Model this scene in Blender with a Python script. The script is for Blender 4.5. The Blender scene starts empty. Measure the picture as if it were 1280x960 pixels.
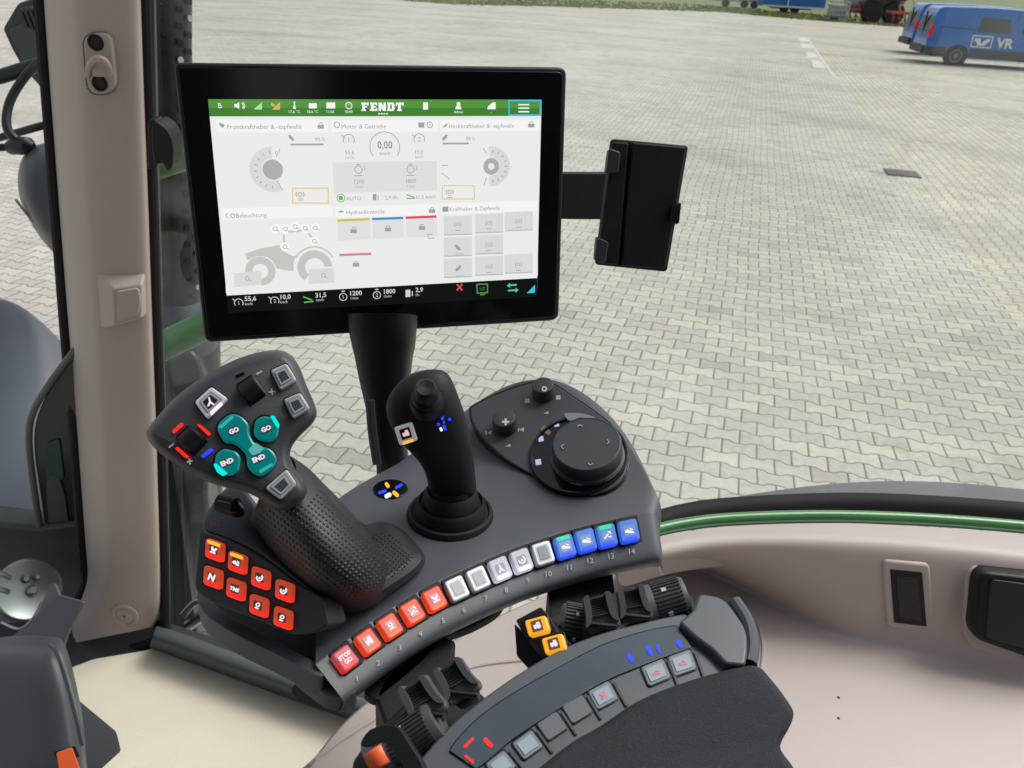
import bpy, bmesh, math, random
from mathutils import Vector, Matrix, Quaternion
from mathutils.bvhtree import BVHTree
random.seed(7)
sc = bpy.context.scene
col = sc.collection
EXPO = 0.40
EM = 2 ** (-EXPO)
# ------------------------------------------------------------------ camera
FPX = 1060.0
PITCH = math.radians(26.3)
RHO = math.atan(0.06)
CAM = Vector((0, 0, 2.446))
_R = Vector((1, 0, 0)); _F = Vector((0, math.cos(PITCH), -math.sin(PITCH))); _U = Vector((0, math.sin(PITCH), math.cos(PITCH)))
CR = math.cos(RHO) * _R + math.sin(RHO) * _U
CU = math.cos(RHO) * _U - math.sin(RHO) * _R
cd = bpy.data.cameras.new('camera'); cam = bpy.data.objects.new('camera', cd); col.objects.link(cam)
cd.sensor_width = 36; cd.lens = FPX / 1280 * 36; cd.clip_start = 0.02; cd.clip_end = 3000
cd.dof.use_dof = True; cd.dof.focus_distance = .62; cd.dof.aperture_fstop = 24   # a phone's small lens: far things go a touch soft
cam.matrix_world = Matrix(((CR.x, CU.x, -_F.x, CAM.x), (CR.y, CU.y, -_F.y, CAM.y), (CR.z, CU.z, -_F.z, CAM.z), (0, 0, 0, 1)))
sc.camera = cam

def ray(px, py): return _F + CR * ((px - 640) / FPX) - CU * ((py - 480) / FPX)
def at(px, py, z): return CAM + ray(px, py) * z            # sight line of the photo at distance z
class Plane:
    def __init__(s, o, n):
        s.o = Vector(o); s.n = Vector(n).normalized()
        s.u = s.n.cross(Vector((0, 0, 1)))
        if s.u.length < .05: s.u = Vector((1, 0, 0))
        s.u = -s.u.normalized()
        if s.u.x < 0: s.u = -s.u
        s.v = s.n.cross(s.u).normalized()
    def hit(s, px, py, h=0.0):
        r = ray(px, py); t = (s.o + s.n * h - CAM).dot(s.n) / r.dot(s.n)
        return CAM + r * t
def tilt(px, py, z, t, a=0.0):                              # plane leaning t degrees from level towards azimuth a
    t = math.radians(t); a = math.radians(a)
    return Plane(at(px, py, z), (math.sin(t) * math.sin(a), -math.sin(t) * math.cos(a), math.cos(t)))
def level(drop): return Plane((0, 0, CAM.z - drop), (0, 0, 1))
GROUND = Plane((0, 0, 0), (0, 0, 1))
def quadplane(q, z0):
    """a true parallelogram seen as the four points q (TL,TR,BR,BL)"""
    r = [ray(*p) for p in q]
    M = Matrix((( -r[1].x, r[2].x, -r[3].x), (-r[1].y, r[2].y, -r[3].y), (-r[1].z, r[2].z, -r[3].z)))
    s = M.inverted() @ (-r[0] * z0)
    pts = [CAM + r[0] * z0, CAM + r[1] * s[0], CAM + r[2] * s[1], CAM + r[3] * s[2]]
    e1 = pts[1] - pts[0]; e2 = pts[0] - pts[3]
    n = e1.cross(e2).normalized()
    if n.dot(CAM - pts[0]) < 0: n = -n
    pl = Plane(pts[0], n); pl.u = e1.normalized(); pl.v = n.cross(pl.u).normalized()
    if pl.v.dot(e2) < 0: pl.v = -pl.v
    pl.pts = pts
    return pl

# ------------------------------------------------------------------ materials
_m = {}
def nd(nt, t, **k):
    n = nt.nodes.new(t)
    for a, b in k.items(): setattr(n, a, b)
    return n
def mat(name, c, rough=.5, metal=0., bump=0., bscale=900., var=0., vscale=6., emit=None, es=1., spec=.5, coat=0., speck=0.):
    if name in _m: return _m[name]
    m = bpy.data.materials.new(name); m.use_nodes = True; nt = m.node_tree; b = nt.nodes['Principled BSDF']
    b.inputs['Base Color'].default_value = (*c, 1); b.inputs['Roughness'].default_value = rough
    b.inputs['Metallic'].default_value = metal; b.inputs['Specular IOR Level'].default_value = spec
    b.inputs['Coat Weight'].default_value = coat; b.inputs['Coat Roughness'].default_value = .08
    tc = nd(nt, 'ShaderNodeTexCoord')
    if var or speck:
        n = nd(nt, 'ShaderNodeTexNoise'); n.inputs['Scale'].default_value = vscale; n.inputs['Detail'].default_value = 5
        nt.links.new(tc.outputs['Object'], n.inputs['Vector'])
        mr = nd(nt, 'ShaderNodeMapRange'); mr.inputs[1].default_value = .3; mr.inputs[2].default_value = .7
        mr.inputs[3].default_value = 1 - var; mr.inputs[4].default_value = 1 + var
        nt.links.new(n.outputs['Fac'], mr.inputs[0])
        mx = nd(nt, 'ShaderNodeMix', data_type='RGBA', blend_type='MULTIPLY'); mx.inputs[0].default_value = 1
        mx.inputs[6].default_value = (*c, 1); nt.links.new(mr.outputs[0], mx.inputs[7])
        out = mx.outputs[2]
        if speck:
            s2 = nd(nt, 'ShaderNodeTexNoise'); s2.inputs['Scale'].default_value = 1400; s2.inputs['Detail'].default_value = 2
            nt.links.new(tc.outputs['Object'], s2.inputs['Vector'])
            m3 = nd(nt, 'ShaderNodeMapRange'); m3.inputs[1].default_value = .62; m3.inputs[2].default_value = .75
            m3.inputs[3].default_value = 0; m3.inputs[4].default_value = speck
            nt.links.new(s2.outputs['Fac'], m3.inputs[0])
            m4 = nd(nt, 'ShaderNodeMix', data_type='RGBA'); m4.inputs[7].default_value = (.35, .35, .36, 1)
            nt.links.new(m3.outputs[0], m4.inputs[0]); nt.links.new(out, m4.inputs[6]); out = m4.outputs[2]
        nt.links.new(out, b.inputs['Base Color'])
        m2 = nd(nt, 'ShaderNodeMapRange'); m2.inputs[3].default_value = rough * .85; m2.inputs[4].default_value = min(1, rough * 1.15)
        nt.links.new(n.outputs['Fac'], m2.inputs[0]); nt.links.new(m2.outputs[0], b.inputs['Roughness'])
    if bump:
        n = nd(nt, 'ShaderNodeTexNoise'); n.inputs['Scale'].default_value = bscale; n.inputs['Detail'].default_value = 3
        nt.links.new(tc.outputs['Object'], n.inputs['Vector'])
        bp = nd(nt, 'ShaderNodeBump'); bp.inputs['Strength'].default_value = bump; bp.inputs['Distance'].default_value = .0006
        nt.links.new(n.outputs['Fac'], bp.inputs['Height']); nt.links.new(bp.outputs[0], b.inputs['Normal'])
    if emit is not None:
        b.inputs['Emission Color'].default_value = (*emit, 1); b.inputs['Emission Strength'].default_value = es * EM
    _m[name] = m
    return m
def glow(name, c, s=1.0): return mat(name, (.01, .01, .01), .35, emit=c, es=s, spec=.2)

GREY = mat('grey plastic', (.064, .072, .086), .47, bump=.22, bscale=1700, var=.16, vscale=11, speck=.025)
GREYD = mat('dark grey plastic', (.032, .035, .042), .5, bump=.22, bscale=1700, var=.16, vscale=11, speck=.02)
GREYL = mat('mid grey plastic', (.060, .072, .084), .33, bump=.12, bscale=1700, var=.14, vscale=9)
BLACK = mat('black plastic', (.005, .006, .007), .42, bump=.4, bscale=1300, var=.15, vscale=12, spec=.35)
BLACKM = mat('matt black plastic', (.007, .008, .009), .6, bump=.5, bscale=1200, var=.15, vscale=12, spec=.35)
GLOSSB = mat('gloss black', (.004, .005, .006), .14, spec=.4)
RUBBER = mat('black rubber', (.008, .008, .009), .7, bump=.3, spec=.35)
BEIGE = mat('beige plastic', (.50, .43, .395), .45, bump=.4, bscale=800, var=.05, vscale=4)
BEIGEP = mat('beige pillar plastic', (.45, .38, .335), .45, bump=.4, bscale=800, var=.06, vscale=4)
CREAM = mat('cream floor cover', (.70, .64, .51), .8, bump=.5, bscale=400, var=.06, vscale=5, speck=.10)
GREEN = mat('green paint', (.035, .20, .045), .3, coat=.4, var=.12, vscale=15)
GREENB = mat('deep green paint', (.022, .13, .03), .35, coat=.2, var=.15, vscale=15)
FOAM = mat('foam fabric', (.030, .034, .040), .95, bump=.9, bscale=1100, var=.12, vscale=30, spec=.15, speck=.16)
SILVER = mat('silver metal', (.45, .46, .47), .35, metal=1)
def litkey(name, base, top, bot, es, rough=.42):
    """translucent key cap with its lamp behind the lower edge"""
    m = mat(name, base, rough, emit=top, es=es, spec=.3); nt = m.node_tree; b = nt.nodes['Principled BSDF']
    tc = nd(nt, 'ShaderNodeTexCoord'); sx = nd(nt, 'ShaderNodeSeparateXYZ'); nt.links.new(tc.outputs['Generated'], sx.inputs[0])
    mr = nd(nt, 'ShaderNodeMapRange', interpolation_type='SMOOTHSTEP'); mr.inputs[1].default_value = .10; mr.inputs[2].default_value = .75; nt.links.new(sx.outputs[2], mr.inputs[0])
    mx = nd(nt, 'ShaderNodeMix', data_type='RGBA'); mx.inputs[6].default_value = (*bot, 1); mx.inputs[7].default_value = (*top, 1)
    nt.links.new(mr.outputs[0], mx.inputs[0]); nt.links.new(mx.outputs[2], b.inputs['Emission Color']); return m
W = glow('white light', (.95, .93, 1.0), 1.0)
PINK = glow('pinkish light', (1.0, .82, .95), .95)
MARK = mat('white print', (.55, .56, .58), .6)
MARKG = mat('grey print', (.16, .17, .18), .6)

# ------------------------------------------------------------------ objects
def thing(name, label, cat, loc, group=None):
    o = bpy.data.objects.new(name, None); col.objects.link(o); o.empty_display_size = .05
    o.location = Vector(loc); o['label'] = label; o['category'] = cat
    if group: o['group'] = group
    return o
def rootloc(p):
    while p is not None and p.parent is not None: p = p.parent
    return p.location.copy() if p is not None else Vector((0, 0, 0))
def mobj(name, verts, faces, m, parent=None, bevel=0., seg=3, sub=0, sharp=35, loc=None, solid=0.):
    o0 = rootloc(parent) if parent is not None else (Vector(loc) if loc is not None else Vector((0, 0, 0)))
    me = bpy.data.meshes.new(name)
    me.from_pydata([Vector(v) - o0 for v in verts], [], faces)
    bm = bmesh.new(); bm.from_mesh(me)
    bmesh.ops.recalc_face_normals(bm, faces=bm.faces); bm.to_mesh(me); bm.free()
    for p in me.polygons: p.use_smooth = True
    if not sub: me.set_sharp_from_angle(angle=math.radians(sharp))
    me.materials.append(m)
    o = bpy.data.objects.new(name, me); col.objects.link(o)
    if parent is not None: o.parent = parent
    else: o.location = o0
    if solid:
        s = o.modifiers.new('solid', 'SOLIDIFY'); s.thickness = solid; s.offset = -1
    if bevel:
        b = o.modifiers.new('bevel', 'BEVEL'); b.width = bevel; b.segments = seg; b.limit_method = 'ANGLE'
        b.angle_limit = math.radians(38); b.harden_normals = True; b.use_clamp_overlap = True
    if sub:
        s = o.modifiers.new('sub', 'SUBSURF'); s.levels = sub; s.render_levels = sub
    return o
class MB:
    def __init__(s): s.v = []; s.f = []
    def add(s, v, f):
        k = len(s.v); s.v += [Vector(a) for a in v]; s.f += [[i + k for i in g] for g in f]
    def prism(s, top, n, th):
        N = len(top); top = [Vector(p) for p in top]; bot = [p - n * th for p in top]
        s.add(top + bot, [list(range(N)), list(range(2 * N - 1, N - 1, -1))] + [[i, N + i, N + (i + 1) % N, (i + 1) % N] for i in range(N)])
    def box(s, c, ax, ay, az):
        c = Vector(c); v = [c + ax * i + ay * j + az * k for k in (-1, 1) for j in (-1, 1) for i in (-1, 1)]
        s.add(v, [[0, 1, 3, 2], [4, 6, 7, 5], [0, 4, 5, 1], [2, 3, 7, 6], [0, 2, 6, 4], [1, 5, 7, 3]])
    def tube(s, pts, r, n=10, cap=True):
        pts = [Vector(p) for p in pts]; k = len(s.v); N = len(pts)
        rr = r if isinstance(r, (list, tuple)) else [r] * N
        prev = None
        for i, p in enumerate(pts):
            t = (pts[min(i + 1, N - 1)] - pts[max(i - 1, 0)]).normalized()
            if prev is None:
                a = t.orthogonal().normalized()
            else:
                a = (prev - t * prev.dot(t)).normalized()
            prev = a; b = t.cross(a)
            for j in range(n):
                w = 2 * math.pi * j / n; s.v.append(p + (a * math.cos(w) + b * math.sin(w)) * rr[i])
        for i in range(N - 1):
            for j in range(n):
                s.f.append([k + i * n + j, k + i * n + (j + 1) % n, k + (i + 1) * n + (j + 1) % n, k + (i + 1) * n + j])
        if cap: s.f.append([k + j for j in range(n)][::-1]); s.f.append([k + (N - 1) * n + j for j in range(n)])
    def lathe(s, c, axis, prof, n=40, ax=None):
        """prof: list of (radius, height); closed by discs at both ends"""
        c = Vector(c); axis = Vector(axis).normalized(); a = axis.orthogonal().normalized(); b = axis.cross(a); k = len(s.v)
        for r, h in prof:
            for j in range(n):
                w = 2 * math.pi * j / n; s.v.append(c + axis * h + (a * math.cos(w) + b * math.sin(w)) * r)
        for i in range(len(prof) - 1):
            for j in range(n):
                s.f.append([k + i * n + j, k + i * n + (j + 1) % n, k + (i + 1) * n + (j + 1) % n, k + (i + 1) * n + j])
        s.f.append([k + j for j in range(n)][::-1]); s.f.append([k + (len(prof) - 1) * n + j for j in range(n)])
    def build(s, name, m, parent=None, **k): return mobj(name, s.v, s.f, m, parent, **k)
    def split(s, name, m, parent, gap):
        """one object for each separate sign: pieces closer than gap belong together"""
        n = len(s.v); par = list(range(n))
        def find(i):
            while par[i] != i: par[i] = par[par[i]]; i = par[i]
            return i
        for f in s.f:
            for i in f[1:]: par[find(i)] = find(f[0])
        isl = {}
        for i in range(n): isl.setdefault(find(i), []).append(i)
        keys = list(isl); box = {k: (Vector([min(s.v[i][a] for i in isl[k]) for a in range(3)]), Vector([max(s.v[i][a] for i in isl[k]) for a in range(3)])) for k in keys}
        for x in range(len(keys)):
            for y in range(x):
                A, B = box[keys[x]], box[keys[y]]
                if all(A[0][a] - gap < B[1][a] and B[0][a] - gap < A[1][a] for a in range(3)): par[find(keys[x])] = find(keys[y])
        grp = {}
        for f in s.f: grp.setdefault(find(f[0]), []).append(f)
        for fs in grp.values():
            idx = sorted({i for f in fs for i in f}); mp_ = {j: i for i, j in enumerate(idx)}
            mobj(name, [s.v[i] for i in idx], [[mp_[i] for i in f] for f in fs], m, parent)

def cat(pts, n=6, closed=True):
    """Catmull-Rom through points"""
    P = [Vector(p) for p in pts]; N = len(P); out = []
    for i in range(N if closed else N - 1):
        if closed: a, b, c, d = P[(i - 1) % N], P[i], P[(i + 1) % N], P[(i + 2) % N]
        else: a, b, c, d = P[max(i - 1, 0)], P[i], P[i + 1], P[min(i + 2, N - 1)]
        for k in range(n):
            t = k / n
            out.append(.5 * ((2 * b) + (c - a) * t + (2 * a - 5 * b + 4 * c - d) * t * t + (3 * b - a - 3 * c + d) * t ** 3))
    if not closed: out.append(P[-1])
    return out
def rnd(pts, r=3, n=5):
    """round the corners of a polygon"""
    P = [Vector(p) for p in pts]; N = len(P); out = []
    for i in range(N):
        a, b, c = P[i - 1], P[i], P[(i + 1) % N]
        rr = r[i] if isinstance(r, (list, tuple)) else r
        la, lc = (a - b).length, (c - b).length
        d = min(rr, la * .48, lc * .48)
        p = b + (a - b) / la * d; q = b + (c - b) / lc * d
        for k in range(n + 1):
            t = k / n; out.append((1 - t) ** 2 * p + 2 * t * (1 - t) * b + t * t * q)
    return out
def slab(name, pts, pl, h, th, m, parent=None, bevel=.001, seg=3, **k):
    """outline seen in the photo, lying on plane pl at height h, th thick"""
    b = MB(); b.prism([pl.hit(p[0], p[1], h) for p in pts], pl.n, th)
    return b.build(name, m, parent, bevel=bevel, seg=seg, **k)
def grid(name, rows, m, parent=None, closed=False, **k):
    b = MB(); nr = len(rows); nc = len(rows[0]); v = [p for r in rows for p in r]; f = []
    for i in range(nr - 1):
        for j in range(nc - 1 if not closed else nc):
            f.append([i * nc + j, i * nc + (j + 1) % nc, (i + 1) * nc + (j + 1) % nc, (i + 1) * nc + j])
    b.add(v, f)
    return b.build(name, m, parent, **k)
_tc = {}
def glyphs(s, bold=0.0):
    key = (s, bold)
    if key in _tc: return _tc[key]
    cu = bpy.data.curves.new('t', 'FONT'); cu.body = s; cu.size = 1; cu.resolution_u = 2; cu.offset = bold
    o = bpy.data.objects.new('t', cu); col.objects.link(o)
    bpy.context.view_layer.update()
    me = bpy.data.meshes.new_from_object(o.evaluated_get(bpy.context.evaluated_depsgraph_get()))
    v = [w.co.copy() for w in me.vertices]; f = [list(p.vertices) for p in me.polygons]
    bpy.data.objects.remove(o); bpy.data.curves.remove(cu); bpy.data.meshes.remove(me)
    _tc[key] = (v, f)
    return v, f
def text_on(b, s, c, u, v, n, h, lift=.0002, bold=.0, sx=1.0, align='c', th=0.0):
    """text s centred on c, cap height h"""
    vv, ff = glyphs(s, bold)
    if not vv: return
    x0 = min(p.x for p in vv); x1 = max(p.x for p in vv); k = h / .69
    ox = {'c': (x0 + x1) / 2, 'l': x0, 'r': x1}[align]
    b.add([Vector(c) + u * ((p.x - ox) * k * sx) + v * ((p.y - .345) * k) + n * lift for p in vv], ff)
def arc(cx, cy, r0, r1, a0, a1, n=24):
    return [(cx + r1 * math.cos(math.radians(a0 + (a1 - a0) * i / n)), cy + r1 * math.sin(math.radians(a0 + (a1 - a0) * i / n))) for i in range(n + 1)] + \
           [(cx + r0 * math.cos(math.radians(a1 + (a0 - a1) * i / n)), cy + r0 * math.sin(math.radians(a1 + (a0 - a1) * i / n))) for i in range(n + 1)]

def bvh_of(o):
    dg = bpy.context.evaluated_depsgraph_get(); dg.update(); e = o.evaluated_get(dg); me = e.to_mesh(); mw = o.parent.location if o.parent else Vector()
    r = o
    off = rootloc(o.parent) if o.parent else o.location
    return BVHTree.FromPolygons([v.co + off for v in me.vertices], [list(p.vertices) for p in me.polygons])
def surf(bvh, px, py, fallback):
    r = ray(px, py); loc, nrm, _, _ = bvh.ray_cast(CAM, r.normalized())
    if loc is None: return at(px, py, fallback), -r.normalized()
    if nrm.dot(r) > 0: nrm = -nrm
    return loc, nrm
# ------------------------------------------------------------------ light
w = bpy.data.worlds.new('World'); sc.world = w; w.use_nodes = True
nt = w.node_tree; bg = nt.nodes['Background']
sky = nd(nt, 'ShaderNodeTexSky'); sky.sky_type = 'NISHITA'; sky.sun_disc = False
SUN_EL, SUN_AZ = 56.0, 62.0
sky.sun_elevation = math.radians(SUN_EL); sky.sun_rotation = math.radians(SUN_AZ)
sky.air_density = 1.0; sky.dust_density = 4.0; sky.ozone_density = .6
hs = nd(nt, 'ShaderNodeHueSaturation'); hs.inputs['Saturation'].default_value = .38   # a veil of cloud takes the blue out of it
nt.links.new(sky.outputs[0], hs.inputs['Color']); nt.links.new(hs.outputs[0], bg.inputs[0])
bg.inputs[1].default_value = .125
sl = bpy.data.lights.new('sun', 'SUN'); so = bpy.data.objects.new('sun', sl); col.objects.link(so)
sl.energy = 1.45; sl.angle = math.radians(28); sl.color = (1, .97, .93)
d = Vector((math.sin(math.radians(SUN_AZ)) * math.cos(math.radians(SUN_EL)), math.cos(math.radians(SUN_AZ)) * math.cos(math.radians(SUN_EL)), math.sin(math.radians(SUN_EL))))
so.rotation_euler = d.to_track_quat('Z', 'Y').to_euler()
vs = sc.view_settings; vs.view_transform = 'Standard'; vs.look = 'None'; vs.gamma = 1; vs.use_curve_mapping = False; vs.exposure = EXPO
sc.render.engine = 'CYCLES'
sc.cycles.transparent_max_bounces = 16

# ------------------------------------------------------------------ ground
colr = ray(954, -25); ANG = math.atan2(colr.x, colr.y)          # paving courses run this far to the right of straight ahead
def course(p): # metres across (u) and along (v) the courses
    return p.x * math.cos(ANG) - p.y * math.sin(ANG), p.x * math.sin(ANG) + p.y * math.cos(ANG)
seam = (course(GROUND.hit(1060, 120))[0] + course(GROUND.hit(1250, 378))[0]) / 2
def paver_mat():
    m = bpy.data.materials.new('bone shaped concrete pavers'); m.use_nodes = True; nt = m.node_tree; L = nt.links.new
    b = nt.nodes['Principled BSDF']
    def M(op, a, c=None, d=None, clamp=False):
        n = nd(nt, 'ShaderNodeMath', operation=op); n.use_clamp = clamp
        for i, x in enumerate((a, c, d)):
            if x is None: continue
            if isinstance(x, (int, float)): n.inputs[i].default_value = x
            else: L(x, n.inputs[i])
        return n.outputs[0]
    geo = nd(nt, 'ShaderNodeNewGeometry'); sp = nd(nt, 'ShaderNodeSeparateXYZ'); L(geo.outputs['Position'], sp.inputs[0])
    wob = nd(nt, 'ShaderNodeTexNoise'); wob.inputs['Scale'].default_value = .5; L(geo.outputs['Position'], wob.inputs['Vector'])
    wb = M('MULTIPLY', M('SUBTRACT', wob.outputs['Fac'], .5), .12)
    ca, sa = math.cos(ANG), math.sin(ANG)
    U0 = M('SUBTRACT', M('MULTIPLY', sp.outputs[0], ca), M('MULTIPLY', sp.outputs[1], sa))
    V0 = M('ADD', M('ADD', M('MULTIPLY', sp.outputs[0], sa), M('MULTIPLY', sp.outputs[1], ca)), wb)
    U0b = M('ADD', U0, wb)
    side = M('GREATER_THAN', U0, seam)
    def mixv(f, a, c): return M('ADD', M('MULTIPLY', M('SUBTRACT', 1, f), a), M('MULTIPLY', f, c))
    X = mixv(side, U0b, V0); Y = mixv(side, V0, M('SUBTRACT', U0, seam))
    p, h, a, jw = .2, .142, .013, .0078
    S = M('COSINE', M('MULTIPLY', X, 2 * math.pi / p))
    S = M('MAXIMUM', M('MINIMUM', M('MULTIPLY', S, 1.9), 1), -1)
    k = M('ROUND', M('DIVIDE', Y, h))
    par = M('SUBTRACT', 1, M('MULTIPLY', 2, M('PINGPONG', k, 1)))      # +1 even, -1 odd
    bk = M('ADD', M('MULTIPLY', k, h), M('MULTIPLY', M('MULTIPLY', par, a), S))
    dy = M('SUBTRACT', Y, bk)
    j = M('SUBTRACT', k, M('LESS_THAN', dy, 0))
    xs = M('SUBTRACT', M('DIVIDE', X, p), M('MULTIPLY', j, .5))         # paver centres at integers
    n_ = M('ROUND', xs)
    fx = M('MULTIPLY', M('SUBTRACT', .5, M('ABSOLUTE', M('SUBTRACT', xs, n_))), p)
    dist = M('MINIMUM', M('ABSOLUTE', dy), fx)
    dn = nd(nt, 'ShaderNodeTexNoise'); dn.inputs['Scale'].default_value = 60; L(geo.outputs['Position'], dn.inputs['Vector'])
    dist2 = M('ADD', dist, M('MULTIPLY', M('SUBTRACT', dn.outputs['Fac'], .5), .0045))
    joint = nd(nt, 'ShaderNodeMapRange'); joint.inputs[1].default_value = jw * .35; joint.inputs[2].default_value = jw * .85
    joint.inputs[3].default_value = 1; joint.inputs[4].default_value = 0; L(dist2, joint.inputs[0])
    cmb = nd(nt, 'ShaderNodeCombineXYZ'); L(j, cmb.inputs[0]); L(n_, cmb.inputs[1])
    wn = nd(nt, 'ShaderNodeTexWhiteNoise', noise_dimensions='3D'); L(cmb.outputs[0], wn.inputs['Vector'])
    # colour
    tone = nd(nt, 'ShaderNodeMapRange'); tone.inputs[3].default_value = .89; tone.inputs[4].default_value = 1.07; L(wn.outputs['Value'], tone.inputs[0])
    big = nd(nt, 'ShaderNodeTexNoise'); big.inputs['Scale'].default_value = .28; big.inputs['Detail'].default_value = 6; big.inputs['Roughness'].default_value = .6; L(geo.outputs['Position'], big.inputs['Vector'])
    bt = nd(nt, 'ShaderNodeMapRange'); bt.inputs[1].default_value = .3; bt.inputs[2].default_value = .7; bt.inputs[3].default_value = .80; bt.inputs[4].default_value = 1.10; L(big.outputs['Fac'], bt.inputs[0])
    fine = nd(nt, 'ShaderNodeTexNoise'); fine.inputs['Scale'].default_value = 22; fine.inputs['Detail'].default_value = 8; fine.inputs['Roughness'].default_value = .7; L(geo.outputs['Position'], fine.inputs['Vector'])
    ft = nd(nt, 'ShaderNodeMapRange'); ft.inputs[1].default_value = .25; ft.inputs[2].default_value = .75; ft.inputs[3].default_value = .80; ft.inputs[4].default_value = 1.14; L(fine.outputs['Fac'], ft.inputs[0])
    tt = M('MULTIPLY', M('MULTIPLY', tone.outputs[0], bt.outputs[0]), ft.outputs[0])
    base = nd(nt, 'ShaderNodeMix', data_type='RGBA'); base.inputs[6].default_value = (.505, .488, .435, 1); base.inputs[7].default_value = (.545, .505, .41, 1)
    yb = M('ADD', M('MULTIPLY', side, .5), M('MULTIPLY', M('GREATER_THAN', wn.outputs['Value'], .75), .25)); L(yb, base.inputs[0])
    mul = nd(nt, 'ShaderNodeMix', data_type='RGBA', blend_type='MULTIPLY'); mul.inputs[0].default_value = 1; L(base.outputs[2], mul.inputs[6]); L(tt, mul.inputs[7])
    # stained stones and oil drips
    st = nd(nt, 'ShaderNodeTexNoise'); st.inputs['Scale'].default_value = 1.1; st.inputs['Detail'].default_value = 7; st.inputs['Roughness'].default_value = .65; L(geo.outputs['Position'], st.inputs['Vector'])
    stm = nd(nt, 'ShaderNodeMapRange'); stm.inputs[1].default_value = .56; stm.inputs[2].default_value = .72; stm.inputs[3].default_value = 0; stm.inputs[4].default_value = .62; L(st.outputs['Fac'], stm.inputs[0])
    sm = nd(nt, 'ShaderNodeMix', data_type='RGBA'); sm.inputs[7].default_value = (.24, .215, .16, 1); L(stm.outputs[0], sm.inputs[0]); L(mul.outputs[2], sm.inputs[6])
    jn = nd(nt, 'ShaderNodeMix', data_type='RGBA'); jn.inputs[6].default_value = (.185, .172, .128, 1); jn.inputs[7].default_value = (.13, .132, .08, 1); L(big.outputs['Fac'], jn.inputs[0])
    fin = nd(nt, 'ShaderNodeMix', data_type='RGBA'); L(joint.outputs[0], fin.inputs[0]); L(sm.outputs[2], fin.inputs[6]); L(jn.outputs[2], fin.inputs[7])
    # faint tyre tracks sweeping across the yard
    wv = nd(nt, 'ShaderNodeTexWave', wave_type='RINGS', rings_direction='Z'); wv.inputs['Scale'].default_value = .055; wv.inputs['Distortion'].default_value = 3.0; wv.inputs['Detail'].default_value = 2; wv.inputs['Detail Scale'].default_value = .6
    mpn = nd(nt, 'ShaderNodeMapping'); mpn.inputs['Location'].default_value = (9, -4, 0); L(geo.outputs['Position'], mpn.inputs[0]); L(mpn.outputs[0], wv.inputs['Vector'])
    wm = nd(nt, 'ShaderNodeMapRange'); wm.inputs[1].default_value = .82; wm.inputs[2].default_value = 1.0; wm.inputs[3].default_value = 1; wm.inputs[4].default_value = .90; L(wv.outputs['Fac'], wm.inputs[0])
    odd = M('GREATER_THAN', wn.outputs['Value'], .985); oddm = M('SUBTRACT', 1, M('MULTIPLY', odd, .28))
    fm = nd(nt, 'ShaderNodeMix', data_type='RGBA', blend_type='MULTIPLY'); fm.inputs[0].default_value = 1; L(fin.outputs[2], fm.inputs[6]); L(M('MULTIPLY', wm.outputs[0], oddm), fm.inputs[7])
    L(fm.outputs[2], b.inputs['Base Color']); b.inputs['Roughness'].default_value = .85; b.inputs['Specular IOR Level'].default_value = .3
    hb = nd(nt, 'ShaderNodeMapRange'); hb.inputs[1].default_value = 0; hb.inputs[2].default_value = .012; L(dist2, hb.inputs[0])
    hh = M('ADD', hb.outputs[0], M('MULTIPLY', fine.outputs['Fac'], .25))
    bp = nd(nt, 'ShaderNodeBump'); bp.inputs['Strength'].default_value = .6; bp.inputs['Distance'].default_value = .006; L(hh, bp.inputs['Height']); L(bp.outputs[0], b.inputs['Normal'])
    return m
def flat(name, pts, z, m, kind='structure'):
    me = bpy.data.meshes.new(name); me.from_pydata([(p[0], p[1], z) for p in pts], [], [list(range(len(pts)))]); me.materials.append(m)
    me.flip_normals() if me.polygons[0].normal.z < 0 else None
    o = bpy.data.objects.new(name, me); col.objects.link(o); o['kind'] = kind; return o
flat('ground', [(-600, -400), (600, -400), (600, 1500), (-600, 1500)], 0, paver_mat())
GRASS = mat('grass', (.13, .165, .06), .9, var=.35, vscale=.35, bump=.5, bscale=20)
ge = [GROUND.hit(300, -16), GROUND.hit(470, -3), GROUND.hit(560, 5), GROUND.hit(720, 9), GROUND.hit(900, 15), GROUND.hit(1010, 25), GROUND.hit(1130, 34), GROUND.hit(1300, 42)]
ex = ge[-1] - ge[-2]
flat('grass_verge', [(-500, 380)] + [(p.x, p.y) for p in ge] + [(ge[-1].x + ex.x * 12, ge[-1].y + ex.y * 2), (590, 1490), (-590, 1490)], .004, GRASS)
# tufts along the verge and far bushes
def tufts():
    b = MB(); r = random.Random(3)
    for i in range(5200):
        k = r.random() * (len(ge) - 1.001); a = ge[int(k)]; c = ge[int(k) + 1]; p = a.lerp(c, k - int(k))
        back = r.random() ** 2 * 14
        q = Vector((p.x + r.gauss(0, .6), p.y + back + r.gauss(0, .3), .0)); hgt = .04 + r.random() * .12
        for t in range(3):
            w_ = r.random() * math.pi; dx = Vector((math.cos(w_), math.sin(w_), 0)) * (.03 + .09 * r.random())
            b.add([q - dx, q + dx, q + dx * .4 + Vector((r.gauss(0, .08), r.gauss(0, .08), hgt)), q - dx * .3 + Vector((0, 0, hgt * .8))], [[0, 1, 2, 3]])
    o = b.build('grass_tufts', mat('long grass', (.30, .36, .13), .9, var=.4, vscale=.8)); o['kind'] = 'stuff'
tufts()
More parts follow.
